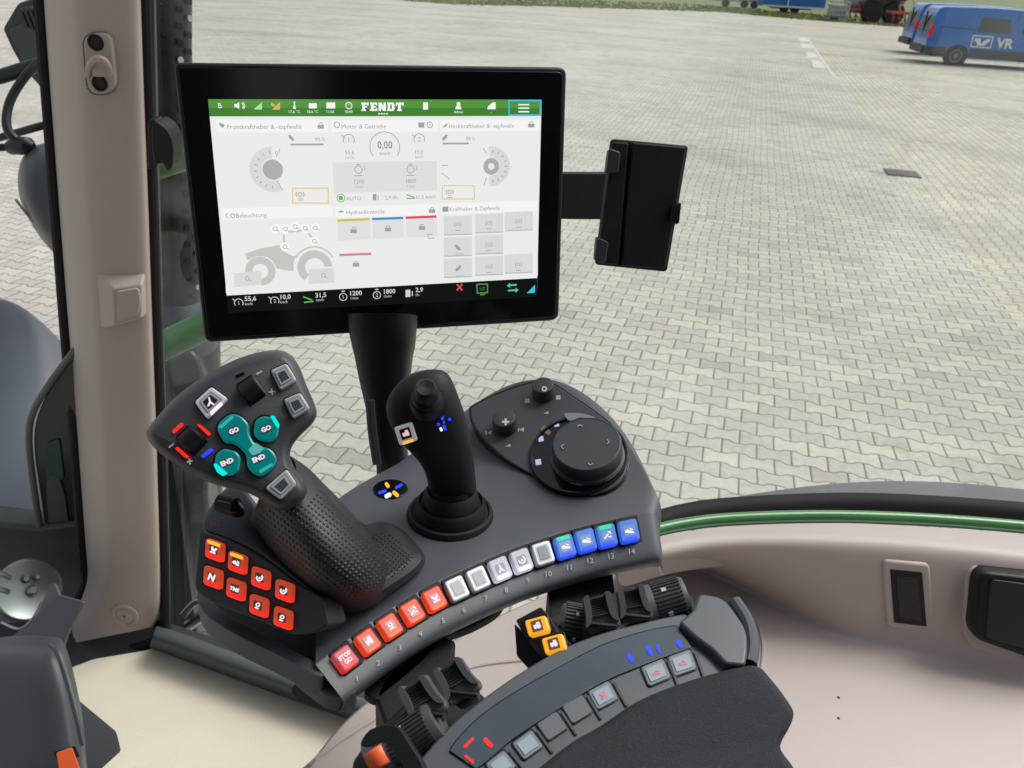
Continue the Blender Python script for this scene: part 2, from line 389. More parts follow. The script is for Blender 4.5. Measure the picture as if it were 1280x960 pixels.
# drain grate and pale patches in the paving
t = thing('drain_grate', 'dark rectangular drain grate set in the pale paving beyond the tablet holder', 'drain', GROUND.hit(1128, 217))
q = [GROUND.hit(*p) for p in ((1104, 211), (1145, 215), (1152, 223), (1109, 219))]
b = MB(); b.prism([p + Vector((0, 0, .012)) for p in q], Vector((0, 0, 1)), .03); b.build('frame', mat('grate iron', (.07, .065, .09), .6, metal=.3, var=.2), t, bevel=.003)
b = MB()
for i in range(1, 11):
    f = i / 11; a = q[0].lerp(q[1], f); c = q[3].lerp(q[2], f); e = (q[1] - q[0]) * .018
    a2 = a.lerp(c, .12); c2 = a.lerp(c, .88)
    b.prism([a2 - e + Vector((0, 0, .018)), a2 + e + Vector((0, 0, .018)), c2 + e + Vector((0, 0, .018)), c2 - e + Vector((0, 0, .018))], Vector((0, 0, 1)), .005)
b.build('bars', mat('grate bars', (.16, .15, .18), .6), t)
PATCH = mat('pale worn concrete', (.56, .55, .51), .9, var=.15, vscale=3)
for i, qd in enumerate([[(998, 47), (1007, 47), (1012, 52), (1001, 52)], [(1000, 54), (1013, 55), (1018, 61), (1003, 60)], [(1007, 65), (1019, 66), (1024, 72), (1009, 72)], [(1014, 75), (1027, 77), (1033, 86), (1017, 85)]]):
    flat('paving_patch', [(p.x, p.y) for p in (GROUND.hit(*a) for a in qd)], .005, PATCH)
flat('kerb_line', [(p.x, p.y) for p in (GROUND.hit(*a) for a in [(1009, 48), (1010.5, 48), (1044, 96), (1041, 96)])], .004, PATCH)
# ------------------------------------------------------------------ vans and the far side of the yard
BLUE = mat('blue van paint', (.012, .150, .50), .32, coat=.5, var=.04, vscale=1)
TRIM = mat('dark grey trim', (.035, .037, .042), .55)
TYRE = mat('tyre rubber', (.018, .018, .018), .8)
RIM = mat('steel rim', (.30, .31, .32), .45, metal=.5)
TINT = mat('tinted glass', (.02, .028, .028), .06, spec=1.0)
REDL = mat('red lamp lens', (.75, .02, .03), .25)
def van(wheel_px, label, writing):
    w0 = GROUND.hit(*wheel_px); WB, RO = 3.4, 1.12             # rear wheel contact, wheelbase, rear overhang
    o = Vector((w0.x - RO, w0.y, 0)); t = thing('van', label, 'van', w0, 'vans parked side by side'); t.rotation_euler.z = math.radians(-9)
    Lg, Wd, H = 5.5, 1.9, 1.92
    def V(x, y, z): return o + Vector((x, y, z))
    def lean(z): return .07 * max(0, (z - .95)) / .97              # the sides lean in towards the roof
    # body: side outline with arches, near side y=0, far side y=Wd
    prof = [(0.02, .34), (-.02, .62), (.0, 1.0), (.10, 1.62), (.20, 1.86), (.34, H), (2.0, 1.98), (3.7, 1.95), (4.05, 1.80), (4.75, 1.22), (5.35, 1.02), (5.5, .75), (5.5, .34)]
    def arch(cx): return [(cx + .40 * math.cos(math.radians(a)), .30 + .40 * math.sin(math.radians(a))) for a in range(5, 176, 10)]
    low = arch(RO + WB) + [(RO + .42, .30)] + arch(RO)
    poly = prof + low
    b = MB(); N = len(poly)
    near = [V(x, lean(z), z) for x, z in poly]; far = [V(x, Wd - lean(z), z) for x, z in poly]
    b.add(near + far, [list(range(N)), list(range(2 * N - 1, N - 1, -1))] + [[i, N + i, N + (i + 1) % N, (i + 1) % N] for i in range(N)])
    body = b.build('body', BLUE, t, bevel=.05, seg=3)
    b = MB()                                                      # grey sill cladding, cut by the arches
    for x0, x1 in ((.03, RO - .41), (RO + .41, RO + WB - .41)):
        b.box(V((x0 + x1) / 2, -.008, .47), Vector(((x1 - x0) / 2, 0, 0)), Vector((0, .02, 0)), Vector((0, 0, .13)))
    b.build('cladding', TRIM, t, bevel=.012)
    b = MB(); b.box(V(-.06, Wd / 2, .47), Vector((.07, 0, 0)), Vector((0, Wd / 2 - .06, 0)), Vector((0, 0, .12)))
    b.build('rear_bumper', TRIM, t, bevel=.03)
    for cx in (RO, RO + WB):
        b = MB(); b.lathe(V(cx, .10, .33), (0, -1, 0), [(.0, -.2), (.39, -.2), (.39, .04), (.36, .075), (.345, .04), (0, .04)], 36)
        b.build('wheel_arch', TRIM, t)
        b = MB(); b.lathe(V(cx, .17, .325), (0, -1, 0), [(.2, -.1), (.3, -.1), (.325, -.06), (.325, .09), (.30, .13), (.215, .13), (.205, .10)], 40)
        wh = b.build('wheel', TYRE, t)
        b = MB(); b.lathe(V(cx, .17, .325), (0, -1, 0), [(.21, .06), (.212, .125), (.19, .12), (.17, .07), (.08, .075), (.07, .125), (.03, .13), (.0, .13)], 32)
        b.build('rim', RIM, wh)
    def side(pts, m, name, off, parent=t, th=.012, bev=.004, r=.03):
        P = rnd([(x, z, 0) for x, z in pts], r, 4)
        bb = MB(); bb.prism([V(p.x, lean(p.y) - off, p.y) for p in P], Vector((0, -1, 0)), th); return bb.build(name, m, parent, bevel=bev)
    side([(1.62, 1.17), (2.72, 1.17), (2.66, 1.62), (1.66, 1.66)], TINT, 'side_window', .012, r=.09)
    side([(3.1, 1.17), (4.25, 1.17), (3.95, 1.66), (3.1, 1.66)], TINT, 'front_side_window', .012, r=.07)
    side([(.42, 1.25), (1.52, 1.22), (1.52, 1.25), (.42, 1.285)], TRIM, 'door_rail', .010, r=.01)
    side([(2.86, .62), (2.88, .62), (2.88, 1.8), (2.86, 1.8)], TRIM, 'door_seam', .004, r=.001, bev=0)
    side([(1.54, .62), (1.552, .62), (1.552, 1.8), (1.54, 1.8)], TRIM, 'door_seam', .004, r=.001, bev=0)
    tl = side([(-.02, .93), (.13, .93), (.15, 1.33), (.04, 1.33)], REDL, 'tail_light', .02, th=.14, r=.03)
    b = MB()                                                      # rear doors: glass, plate
    for y0, y1 in ((.16, .90), (1.0, 1.74)):
        q = [V(.00 + (z - 1.0) * .16 - .01, y, z) for y, z in ((y0, 1.15), (y1, 1.15), (y1, 1.60), (y0, 1.60))]; b.prism(q, Vector((-1, 0, .16)).normalized(), .03)
    b.build('rear_window', TINT, t, bevel=.02)
    b = MB(); b.box(V(.0, Wd / 2, 1.1), Vector((.012, 0, 0)), Vector((0, Wd / 2 - .1, 0)), Vector((.0, 0, .016))); b.box(V(.02, Wd / 2, 1.2), Vector((.03, 0, 0)), Vector((0, .008, 0)), Vector((.0, 0, .55)))
    b.build('door_gap', TRIM, t)
    side([(2.62, 1.02), (2.80, 1.02), (2.80, 1.06), (2.62, 1.06)], TRIM, 'door_handle', .022, th=.02, r=.015)
    side([(.30, .62), (.312, .62), (.40, 1.80), (.388, 1.80)], TRIM, 'door_seam', .004, r=.001, bev=0)
    side([(.05, .78), (2.84, .76), (2.84, .775), (.05, .795)], mat('body crease blue', (.012, .07, .30), .35), 'body_crease', .006, r=.003, bev=.002)
    b = MB(); b.box(V(5.5, Wd / 2, .5), Vector((.05, 0, 0)), Vector((0, Wd / 2 - .05, 0)), Vector((0, 0, .16))); b.build('front_bumper', TRIM, t, bevel=.03)
    b = MB(); b.add([V(4.08, .16, 1.79), V(4.08, Wd - .16, 1.79), V(4.74, Wd - .1, 1.25), V(4.74, .1, 1.25), V(4.10, .16, 1.81), V(4.10, Wd - .16, 1.81), V(4.78, Wd - .1, 1.25), V(4.78, .1, 1.25)], [[0, 1, 2, 3], [7, 6, 5, 4], [0, 4, 5, 1], [1, 5, 6, 2], [2, 6, 7, 3], [3, 7, 4, 0]])
    b.build('windscreen', TINT, t)
    # bank emblem and letters on the side
    WH = mat('white lettering', (.8, .8, .8), .5)
    b = MB(); x0, x1, z0, z1 = 1.50, 2.20, .66, 1.06; e = .035; U, Z = Vector((1, 0, 0)), Vector((0, 0, 1))
    for cx, cz, sx, sz in ((x0 + e / 2, .86, e / 2, .2), (x1 - e / 2, .86, e / 2, .2), (1.85, z0 + e / 2, .35, e / 2), (1.85, z1 - e / 2, .35, e / 2)):
        b.box(V(cx, lean(cz) - .004, cz), U * sx, Vector((0, .006, 0)), Z * sz)
    def pl(pts): b.prism([V(x, lean(z) - .010, z) for x, z in pts], Vector((0, -1, 0)), .006)
    pl([(1.60, .96), (1.60, .86), (1.66, .86), (1.73, .73), (1.80, .73), (1.83, .79), (1.78, .96), (1.72, .96), (1.755, .86), (1.70, .96)])
    pl([(2.10, .96), (2.10, .86), (2.04, .86), (1.97, .73), (1.88, .73), (1.86, .79), (1.90, .88), (1.98, .93), (2.0, .96)])
    pl([(1.80, .73), (1.88, .73), (1.87, .79), (1.82, .79)])
    b.build('emblem', WH, t)
    b = MB(); text_on(b, 'VR', V(2.34, -.006, .86), U, Z, Vector((0, -1, 0)), .30, lift=.006, bold=.035, align='l'); text_on(b, 'Bank', V(2.90, -.006, .86), U, Z, Vector((0, -1, 0)), .30, lift=.006, bold=.03, align='l') if writing else None
    b.build('letters', WH, t)
    return t
van((1192, 82), 'blue van with white square emblem and VR letters, the nearer one', False)
# the second one stands behind it, a little further left
van((1171, 70), 'blue van mostly hidden behind the lettered blue van', False)

# blue box trailer
def boxy(c, sx, sy, sz): return (c, Vector((sx, 0, 0)), Vector((0, sy, 0)), Vector((0, 0, sz)))
g = GROUND.hit(990, 17); D = g.y
t = thing('trailer', 'blue box trailer parked on the grass past the end of the paving', 'trailer', g)
k = g.length / FPX * 1.02
b = MB(); b.box(g + Vector((0, 1, 1.7)), Vector((2.6, 0, 0)), Vector((0, 1.1, 0)), Vector((0, 0, 1.25))); bd = b.build('box_body', BLUE, t, bevel=.04)
b = MB(); b.box(g + Vector((-.5, -.11, 1.7)), Vector((.05, 0, 0)), Vector((0, .02, 0)), Vector((0, 0, 1.2))); b.box(g + Vector((0, -.11, .5)), Vector((2.6, 0, 0)), Vector((0, .03, 0)), Vector((0, 0, .07))); b.build('edge_rail', mat('white rail', (.7, .7, .72), .5), bd)
b = MB(); b.box(g + Vector((1.9, -.11, 1.45)), Vector((.45, 0, 0)), Vector((0, .02, 0)), Vector((0, 0, .16))); b.build('red_stripe', mat('pale red sticker', (.6, .16, .14), .5), bd)
for x in (-.7, .2):
    b = MB(); b.lathe(g + Vector((x, .1, .38)), (0, -1, 0), [(.1, -.2), (.34, -.2), (.38, -.1), (.38, .05), (.34, .1), (.12, .1)], 24); b.build('wheel', TYRE, t)
b = MB(); b.box(g + Vector((0, 1, .40)), Vector((1.6, 0, 0)), Vector((0, .7, 0)), Vector((0, 0, .08))); b.build('chassis', TRIM, t)
# silver flat trailer on the far left of it
g = GROUND.hit(927, 10)
t = thing('flatbed_trailer', 'low silver flatbed trailer standing on the grass left of the blue box trailer', 'trailer', g)
b = MB(); b.box(g + Vector((0, .8, .62)), Vector((2.1, 0, 0)), Vector((0, .9, 0)), Vector((0, 0, .13))); b.box(g + Vector((-2.3, .8, .5)), Vector((.6, 0, 0)), Vector((0, .06, 0)), Vector((0, 0, .05))); b.build('bed', mat('galvanised', (.5, .51, .52), .4, metal=.6, var=.1, vscale=2), t, bevel=.02)
b = MB(); b.box(g + Vector((.1, .0, 1.0)), Vector((1.9, 0, 0)), Vector((0, .03, 0)), Vector((0, 0, .22))); b.build('side_board', mat('alu board', (.42, .43, .44), .5, metal=.4), t, bevel=.02)
for x in (-1.5, .2, 1.1):
    b = MB(); b.lathe(g + Vector((x, .0, .35)), (0, -1, 0), [(.1, -.2), (.32, -.2), (.35, -.1), (.35, .05), (.3, .1), (.1, .1)], 24); b.build('wheel', TYRE, t)
# grey pallet cage
g = GROUND.hit(1047, 27)
t = thing('pallet_box', 'small grey mesh box at the edge of the paving beside the red machine', 'box', g)
b = MB()
for z in (.15, .45, .75, 1.05, 1.3):
    b.box(g + Vector((0, 0, z)), Vector((.65, 0, 0)), Vector((0, .02, 0)), Vector((0, 0, .04))); b.box(g + Vector((-.63, .5, z)), Vector((.02, 0, 0)), Vector((0, .5, 0)), Vector((0, 0, .04)))
for i in range(7): b.box(g + Vector((-.65 + i * 1.3 / 6, 0.01, .72)), Vector((.03, 0, 0)), Vector((0, .02, 0)), Vector((0, 0, .62)))
b.build('mesh_sides', mat('zinc mesh', (.42, .44, .47), .5, metal=.3), t)
b = MB(); b.box(g + Vector((0, .5, .62)), Vector((.58, 0, 0)), Vector((0, .45, 0)), Vector((0, 0, .5))); b.build('contents', mat('grey sacks', (.30, .32, .35), .8, var=.3, vscale=3), t, bevel=.08)
b = MB(); b.box(g + Vector((-.35, -.1, .14)), Vector((.25, 0, 0)), Vector((0, .2, 0)), Vector((0, 0, .14))); b.build('dark_foot', TRIM, t, bevel=.03)
# red disc harrow, in two sections
REDP = mat('faded red paint', (.42, .06, .045), .55, var=.2, vscale=2)
def harrow(px, n, label):
    g = GROUND.hit(*px); t = thing('harrow', label, 'farm implement', g)
    b = MB()
    for z, y in ((.85, 0), (.85, 1.0)): b.box(g + Vector((0, y, z)), Vector((n * .22, 0, 0)), Vector((0, .07, 0)), Vector((0, 0, .08)))
    for i in (-1, 0, 1): b.box(g + Vector((i * n * .2, .5, .88)), Vector((.06, 0, 0)), Vector((0, .55, 0)), Vector((0, 0, .07)))
    b.tube([g + Vector((0, .2, .9)), g + Vector((0, .5, 1.35)), g + Vector((.4, .9, 1.3))], .06)
    b.build('frame', REDP, t, bevel=.01)
    for i in range(n):
        b = MB(); x = (i - (n - 1) / 2) * .42
        b.lathe(g + Vector((x, 0, .34)), (.95, -.3, 0), [(.0, -.02), (.34, .0), (.34, .03), (.1, .0), (0, .0)], 20); b.tube([g + Vector((x, .1, .34)), g + Vector((x, .25, .6)), g + Vector((x, .0, .85))], .035)
        b.build('disc', REDP, t)
harrow((1072, 28), 4, 'faded red harrow between the grey mesh box and the silver tank')
harrow((1122, 33), 3, 'faded red harrow right of the big black tyres, beside the vans')
# slurry tanker with large tyres
g = GROUND.hit(1098, 31) + Vector((0, 1.5, 0))
t = thing('tank_trailer', 'silver grey tank trailer on large black tyres left of the blue vans', 'trailer', g)
b = MB(); pts = [g + Vector((-1.6, 2, 1.75)), g + Vector((-1.4, 2, 1.75)), g + Vector((-.9, 2, 1.75)), g + Vector((2.4, 2, 1.75)), g + Vector((2.7, 2, 1.75))]
b.tube(pts, [.3, .75, .95, .95, .5], 24); b.build('tank', mat('tank paint', (.42, .47, .47), .4, var=.15, vscale=1.5), t)
for x in (.05, 1.6):
    b = MB(); b.lathe(g + Vector((x, .5, .75)), (0, -1, 0), [(.3, -.3), (.7, -.3), (.78, -.15), (.78, .15), (.68, .25), (.33, .25)], 32); wh = b.build('wheel', TYRE, t)
    b = MB(); b.lathe(g + Vector((x, .5, .75)), (0, -1, 0), [(.34, .2), (.3, .1), (.1, .12), (.0, .14)], 24); b.build('rim', RIM, wh)
b = MB(); b.box(g + Vector((.8, .6, 1.9)), Vector((1.5, 0, 0)), Vector((0, .5, 0)), Vector((0, 0, .32))); b.build('mudguard', TRIM, t, bevel=.15)
b = MB(); b.box(g + Vector((.2, 1.5, .7)), Vector((2.4, 0, 0)), Vector((0, .4, 0)), Vector((0, 0, .1))); b.tube([g + Vector((2.2, .8, 1.2)), g + Vector((2.6, .6, 2.3)), g + Vector((3.1, .5, 1.1))], .05); b.build('chassis', mat('grey steel', (.3, .31, .3), .5), t)
# ------------------------------------------------------------------ left: pillar, floor, things outside the left window
FLOOR = 1.0
fl = level(FLOOR)
# cab floor (dark) and the cream cover on it
t = thing('cab_floor', 'dark grey moulded cab floor with sill running under the cream floor cover', 'floor', fl.hit(200, 900))
slab('floor_pan', [(-260, 1300), (-200, 800), (60, 770), (200, 772), (330, 812), (470, 860), (640, 900), (560, 1300)], fl, -.012, .05, GREYD, t, bevel=.01)
def at_floor(p, h): return fl.hit(p[0], p[1], h)
sillp = [(196, 782), (300, 820), (440, 872), (560, 905)]
rows = []
for off, h in ((-2, -.01), (0, .055), (9, .06), (20, .05), (26, .01), (30, -.01)):
    rows.append([at_floor((p[0] - off * .35, p[1] + off), h) for p in sillp])
grid('sill', rows, mat('sill plastic', (.045, .055, .058), .5, bump=.2), t, sub=1)
ml = thing('floor_cover', 'cream coloured cover sheet lying on the cab floor', 'floor mat', fl.hit(250, 900))
out = rnd([(88, 834), (118, 823), (185, 812), (203, 803), (240, 819), (340, 857), (450, 900), (470, 1150), (60, 1150), (80, 1000)], 5)
slab('sheet', out, fl, .004, .008, CREAM, ml, bevel=.002)

# beige pillar: rows down the pillar, columns across its section
pil = thing('cab_pillar', 'beige plastic clad front pillar of the cab with a hook plate near its top', 'pillar', at(140, 780, 1.3))
def pz(y): return .93 + .40 * (y + 60) / 860
prow = [  # y, left edge, crease a, crease b, right crease, right edge
    (-80, 50, 84, 95, 158, 175), (0, 54, 88, 99, 160, 177), (120, 63, 96, 106, 165, 181), (240, 72, 104, 115, 171, 186), (330, 79, 110, 120, 175, 189), (420, 86, 116, 127, 178, 192),
    (520, 95, 122, 131, 182, 196), (620, 102, 128, 137, 185, 199), (700, 108, 132, 140, 187, 201), (728, 111, 136, 144, 187, 202), (760, 97, 122, 148, 188, 202), (792, 84, 108, 145, 187, 201), (806, 81, 104, 140, 180, 192)]
rows = []
for y, a, c1, c2, d1, e in prow:
    z = pz(y); sl_ = -.0 if y < 720 else 0
    yy = lambda x: y + ((.0) if y < 720 else -(x - 81) * (.20 if y > 790 else .08))
    rows.append([at(a, yy(a), z + .11), at(a + 1, yy(a), z + .06), at(c1, yy(c1), z + .006), at(c2, yy(c2), z), at((c2 + d1) / 2, yy((c2 + d1) / 2), z - .002), at(d1, yy(d1), z), at(e - 3, yy(e), z + .008), at(e, yy(e), z + .022), at(e, yy(e), z + .11)])
clad = grid('cladding', rows, BEIGEP, pil, sub=2); bpy.context.view_layer.update(); pbv = bvh_of(clad)
def on_pillar(px, py, lift=0): l, n = surf(pbv, px, py, 1.1); return Plane(l + n * lift, n)
for lab, xs, wid in (('seal', 7, 7),):
    b = MB(); b.tube(cat([at(e + 4, y, pz(y) + .03) for y, a, c1, c2, d1, e in prow[:-1]], 4, False), .0075, 10)
    b.tube(cat([at(a - 3, y, pz(y) + .10) for y, a, c1, c2, d1, e in prow[:-2]] + [at(76, 800, 1.42), at(84, 824, 1.40), at(110, 824, 1.38), at(185, 806, 1.36), at(203, 790, 1.35)], 4, False), .009, 10)
    b.build('rubber_seal', RUBBER, pil)
hp = on_pillar(124, 80)
# black inner window frame beside the pillar
b = MB(); rr = [(-80, 186), (120, 190), (300, 194), (500, 200), (700, 205), (800, 207)]
b2 = [[at(x - 6, y, pz(y) + .05), at(x + 2, y, pz(y) + .04), at(x + 9, y, pz(y) + .07), at(x + 6, y, pz(y) + .16), at(x - 6, y, pz(y) + .16)] for y, x in rr]
grid('window_frame', b2, BLACK, pil, closed=True, sub=1)
hp = on_pillar(124, 80)
cap = rnd([(103, 43), (138, 40), (145, 116), (110, 119)], 18, 8)
plate = slab('hook_plate', cap, hp, .006, .012, BEIGEP, pil, bevel=.002)
slab('plate_groove_shade', rnd([(101, 41), (140, 38), (147, 118), (108, 121)], 20, 8), hp, .0012, .01, mat('painted groove shade', (.16, .135, .12), .6), plate, bevel=.001)  # darker beige ring: shade of the groove put into the colour
for p in ((120, 53), (125, 104)):
    b = MB(); b.lathe(hp.hit(*p, .0055), hp.n, [(.0092, 0), (.0092, .0022), (.0076, .0028), (.0066, .0010), (.004, .0010), (0, .0010)], 24); b.build('screw', BLACK, plate)
b = MB(); b.tube(cat([hp.hit(110, 95, .005), hp.hit(111, 84, .010), hp.hit(116, 76, .016), hp.hit(124, 73, .019), hp.hit(131, 76, .016), hp.hit(136, 84, .010), hp.hit(137, 94, .005)], 5, False), .0035, 10); b.build('hook', BEIGEP, plate)
slab('hook_lip', cat([(114, 80), (124, 76), (133, 80), (133, 94), (124, 97), (115, 94)], 5), hp, .010, .008, BEIGEP, plate, bevel=.003)
# wedge shaped clip housing
wp = on_pillar(146, 372)
b = MB(); A = [wp.hit(114, 334, -.012), wp.hit(182, 341, -.006), wp.hit(184, 392, -.004), wp.hit(120, 413, -.012)]; B = [wp.hit(141, 361, .024), wp.hit(177, 356, .016), wp.hit(177, 398, .014), wp.hit(143, 408, .022)]
b.add(A + B, [[0, 1, 2, 3], [4, 5, 6, 7], [0, 1, 5, 4], [1, 2, 6, 5], [2, 3, 7, 6], [3, 0, 4, 7]])
cl = b.build('clip_housing', BEIGEP, pil, bevel=.003)
cp = Plane(B[0], (B[1] - B[0]).cross(B[3] - B[0]) * -1)
if cp.n.dot(CAM - B[0]) < 0: cp = Plane(B[0], -cp.n)
slab('clip_cover', rnd([(145, 365), (173, 360), (176, 378), (172, 394), (146, 403)], 5), cp, .0035, .005, BEIGEP, cl, bevel=.0015)
b = MB(); sp_ = on_pillar(156, 770, .0015); b.lathe(sp_.hit(156, 770), sp_.n, [(.021, -.004), (.020, .0015), (.0165, .002), (.015, -.001), (.010, .0005), (.0025, .002), (.0018, -.002), (0, -.002)], 30); b.build('screw_cap', BEIGEP, pil)

# perforated exhaust pipe and green guard rails seen through the gap beside the monitor
DKG = mat('dark engine parts', (.008, .013, .013), .4, coat=.15, var=.2, vscale=8)
ex_ = thing('exhaust_stack', 'dark perforated exhaust stack standing outside between the pillar and the monitor', 'exhaust', at(215, 400, 1.9))
b = MB(); pts = [at(207, -60, 1.55), at(208, 60, 1.62), at(214, 200, 1.7), at(220, 330, 1.8), at(222, 375, 1.85)]
b.tube(pts, [.046, .046, .047, .049, .05], 28); pipe = b.build('pipe', DKG, ex_)
b = MB(); b.tube([at(222, 372, 1.85), at(222, 388, 1.86), at(225, 410, 1.88), at(226, 430, 1.9)], [.052, .068, .078, .078], 28); b.build('collar', mat('grey blue metal', (.06, .075, .095), .35, metal=.4), ex_)
b = MB(); b.tube([at(226, 425, 1.92), at(226, 520, 1.98), at(224, 800, 2.2)], [.085, .09, .11], 28); b.build('lower_pipe', DKG, ex_)
HOLE = mat('hole black', (.003, .003, .003), .9); b = MB(); hl = MB(); r_ = random.Random(5)
for i in range(20):
    y = -40 + i * 21
    for j, fx_ in enumerate((-.1, .55, .93)):
        yy = y + (10 if j % 2 else 0); i0 = max(0, min(3, sum(1 for q in (60, 200, 330) if yy > q)))
        p0 = [(-60, 207, 1.55), (60, 208, 1.62), (200, 214, 1.7), (330, 220, 1.8), (375, 222, 1.85)]
        a, c = p0[i0], p0[i0 + 1]; f = (yy - a[0]) / (c[0] - a[0]); x = a[1] + (c[1] - a[1]) * f; z = a[2] + (c[2] - a[2]) * f
        rw = .0475; ax = (at(x, yy, z) - CAM).normalized(); rt = CR * fx_ * rw; dp = -ax * math.sqrt(max(0, 1 - fx_ * fx_)) * rw
        nrm = (rt + dp).normalized()
        (hl if r_.random() < .12 else b).lathe(at(x, yy, z) + rt + dp - nrm * .001, nrm, [(.0062, 0), (.0062, .0015), (0, .0015)], 10)
b.build('perforation', HOLE, pipe); hl.build('rivet', SILVER, pipe)
for i, (p, q, r, lb) in enumerate([((186, 212), (262, 186), .022, 'green guard rail crossing behind the monitor near its top left corner'), ((188, 441), (262, 404), .026, 'green guard rail crossing below the monitor lower left corner')]):
    b = MB(); b.tube([at(p[0] - 22, p[1] + 9, 1.5), at(p[0], p[1], 1.5), at(q[0], q[1], 1.52), at(q[0] + 40, q[1] - 18, 1.54)], r, 20)
    g_ = thing('guard_rail', lb, 'rail', at(*p, 1.5), 'green guard rails outside'); b.build('tube', GREENB, g_)
    b = MB(); b.lathe(at(p[0] - 4, p[1] + 2, 1.5), at(q[0], q[1], 1.52) - at(p[0], p[1], 1.5), [(r * 1.25, -.012), (r * 1.3, -.008), (r * 1.3, .008), (r * 1.25, .012)], 20); b.build('clamp', DKG, g_)
lt = thing('window_latch', 'black latch handle on the window frame beside the beige pillar', 'handle', at(195, 185, 1.0))
lp = Plane(at(200, 185, .98), hp.n)
slab('handle', cat([(190, 156), (203, 158), (212, 170), (216, 186), (215, 208), (209, 213), (202, 204), (192, 203)], 5), lp, .012, .03, BLACK, lt, bevel=.005)
slab('base_plate', rnd([(184, 150), (196, 150), (196, 212), (184, 212)], 5), lp, -.01, .02, BLACK, lt, bevel=.003)
# dark bodywork of the tractor outside below
bw = thing('engine_cover', 'dark green black engine side cover outside behind the lever console', 'bodywork', at(240, 700, 1.9))
ep = Plane(at(240, 650, 1.75), (.25, -1, .35))
slab('side_cover', cat([(120, 470), (200, 452), (244, 440), (262, 520), (262, 640), (300, 700), (330, 860), (120, 900)], 5), ep, -.12, .25, DKG, bw, bevel=.03)
for x0, x1, y0, y1 in ((222, 232, 560, 800), (206, 214, 560, 790)):
    slab('cover_rib', rnd([(x0, y0), (x0 + 4, y0), (x1 + 4, y1), (x1, y1)], 2), ep, -.112, .03, DKG, bw, bevel=.004)
b = MB(); b.tube(cat([at(236, 782, 1.45), at(262, 768, 1.43), at(300, 790, 1.42), at(330, 815, 1.4)], 5, False), .010, 10); b.tube(cat([at(228, 770, 1.45), at(250, 752, 1.45), at(282, 778, 1.44)], 5, False), .006, 10); b.build('bright_pipe', SILVER, bw)

# far left: work light, arms, mirror housing
wl = thing('work_light', 'dark finned work light outside at the top left corner', 'lamp', at(30, 60, 1.6))
w_p = Plane(at(35, 50, 1.6), hp.n)
body_ = slab('housing', rnd([(3, 36), (22, 4), (48, -4), (62, 20), (66, 100), (58, 118), (40, 98), (26, 82), (14, 60)], 5), w_p, 0, .12, mat('grey green plastic', (.045, .06, .065), .5, var=.1), wl, bevel=.012)
for i in range(6):
    x0 = 22 + i * 6; slab('fin', rnd([(x0, 12 - i), (x0 + 3, 10 - i), (x0 + 13, 34), (x0 + 10, 36)], 1), w_p, .02, .03, GREYD, body_, bevel=.002)
slab('lens_frame', rnd([(10, 38), (34, 26), (54, 48), (52, 90), (28, 74)], 4), w_p, .012, .02, mat('grey green frame', (.06, .075, .08), .45), wl, bevel=.006)
ar = mh = thing('mirror', 'dark grey outside mirror with thin arms and looped cable, left of the beige pillar', 'mirror', at(50, 250, 1.6))
b = MB(); b.tube([at(-60, 106, 1.5), at(0, 96, 1.5), at(70, 74, 1.5)], .0125, 14); b.build('upper_arm', DKG, ar)
b = MB(); b.tube([at(-60, 178, 1.55), at(0, 172, 1.55), at(78, 150, 1.5)], .007, 12); b.build('lower_arm', DKG, ar)
b = MB(); b.tube(cat([at(58, 70, 1.49), at(38, 88, 1.48), at(20, 112, 1.48), at(10, 135, 1.48), at(9, 160, 1.48), at(22, 176, 1.49), at(40, 186, 1.5)], 6, False), .0078, 12); b.build('cable', DKG, ar)
b = MB(); b.tube([at(-30, 186, 1.5), at(8, 184, 1.5)], .0065, 12); b.tube([at(8, 184, 1.5), at(14, 184, 1.5), at(26, 182, 1.49), at(36, 182, 1.48), at(42, 184, 1.48)], [.008, .013, .016, .014, .007], 14); b.build('cable_plug', BLACK, ar)
c = at(92, 255, 1.7); rows = []
prof = [(24, 196), (38, 182), (62, 175), (100, 172), (128, 200), (122, 290), (92, 336), (62, 316), (34, 276), (18, 236)]
for s, zz in ((.02, 1.43), (.45, 1.425), (.86, 1.43), (1.0, 1.50), (.98, 1.60), (.8, 1.72), (.4, 1.8), (.02, 1.82)):
    rows.append([at(78 + (x - 78) * s, 246 + (y - 246) * s, zz) for x, y in prof])
grid('shell', rows, mat('slate plastic', (.035, .045, .050), .38, var=.08), mh, closed=True, sub=2)
b = MB(); b.tube(cat([at(20, 250, 1.485), at(40, 275, 1.47), at(60, 290, 1.46), at(90, 302, 1.455)], 6, False), .0022, 8); b.build('seam_line', mat('pale seam', (.2, .22, .24), .5), mh)

# engine hood under the left window, with the round lamp and the door seal
SKYP = mat('hood reflection grey', (.13, .15, .175), .38, coat=.15, var=.05)  # blue-grey reflection put into the hood's base colour
ho = thing('engine_hood', 'smooth blue grey engine hood seen through the glass at the left edge', 'bodywork', at(30, 500, 1.6))
rows = []
for dz, pts in ((0, [(-90, 362), (0, 364), (30, 378), (60, 402), (92, 436), (120, 470)]), (-.06, [(-90, 400), (0, 405), (26, 418), (52, 436), (84, 468), (110, 500)]), (-.16, [(-90, 500), (0, 505), (22, 512), (46, 522), (76, 545), (100, 580)]),
                (-.24, [(-90, 640), (0, 640), (24, 642), (48, 645), (72, 650), (96, 660)]), (-.28, [(-90, 830), (0, 830), (24, 830), (48, 830), (72, 830), (96, 830)])):
    rows.append([at(x, y, 1.75 + dz) for x, y in pts])
grid('panel', rows, SKYP, ho, sub=2, solid=.02)
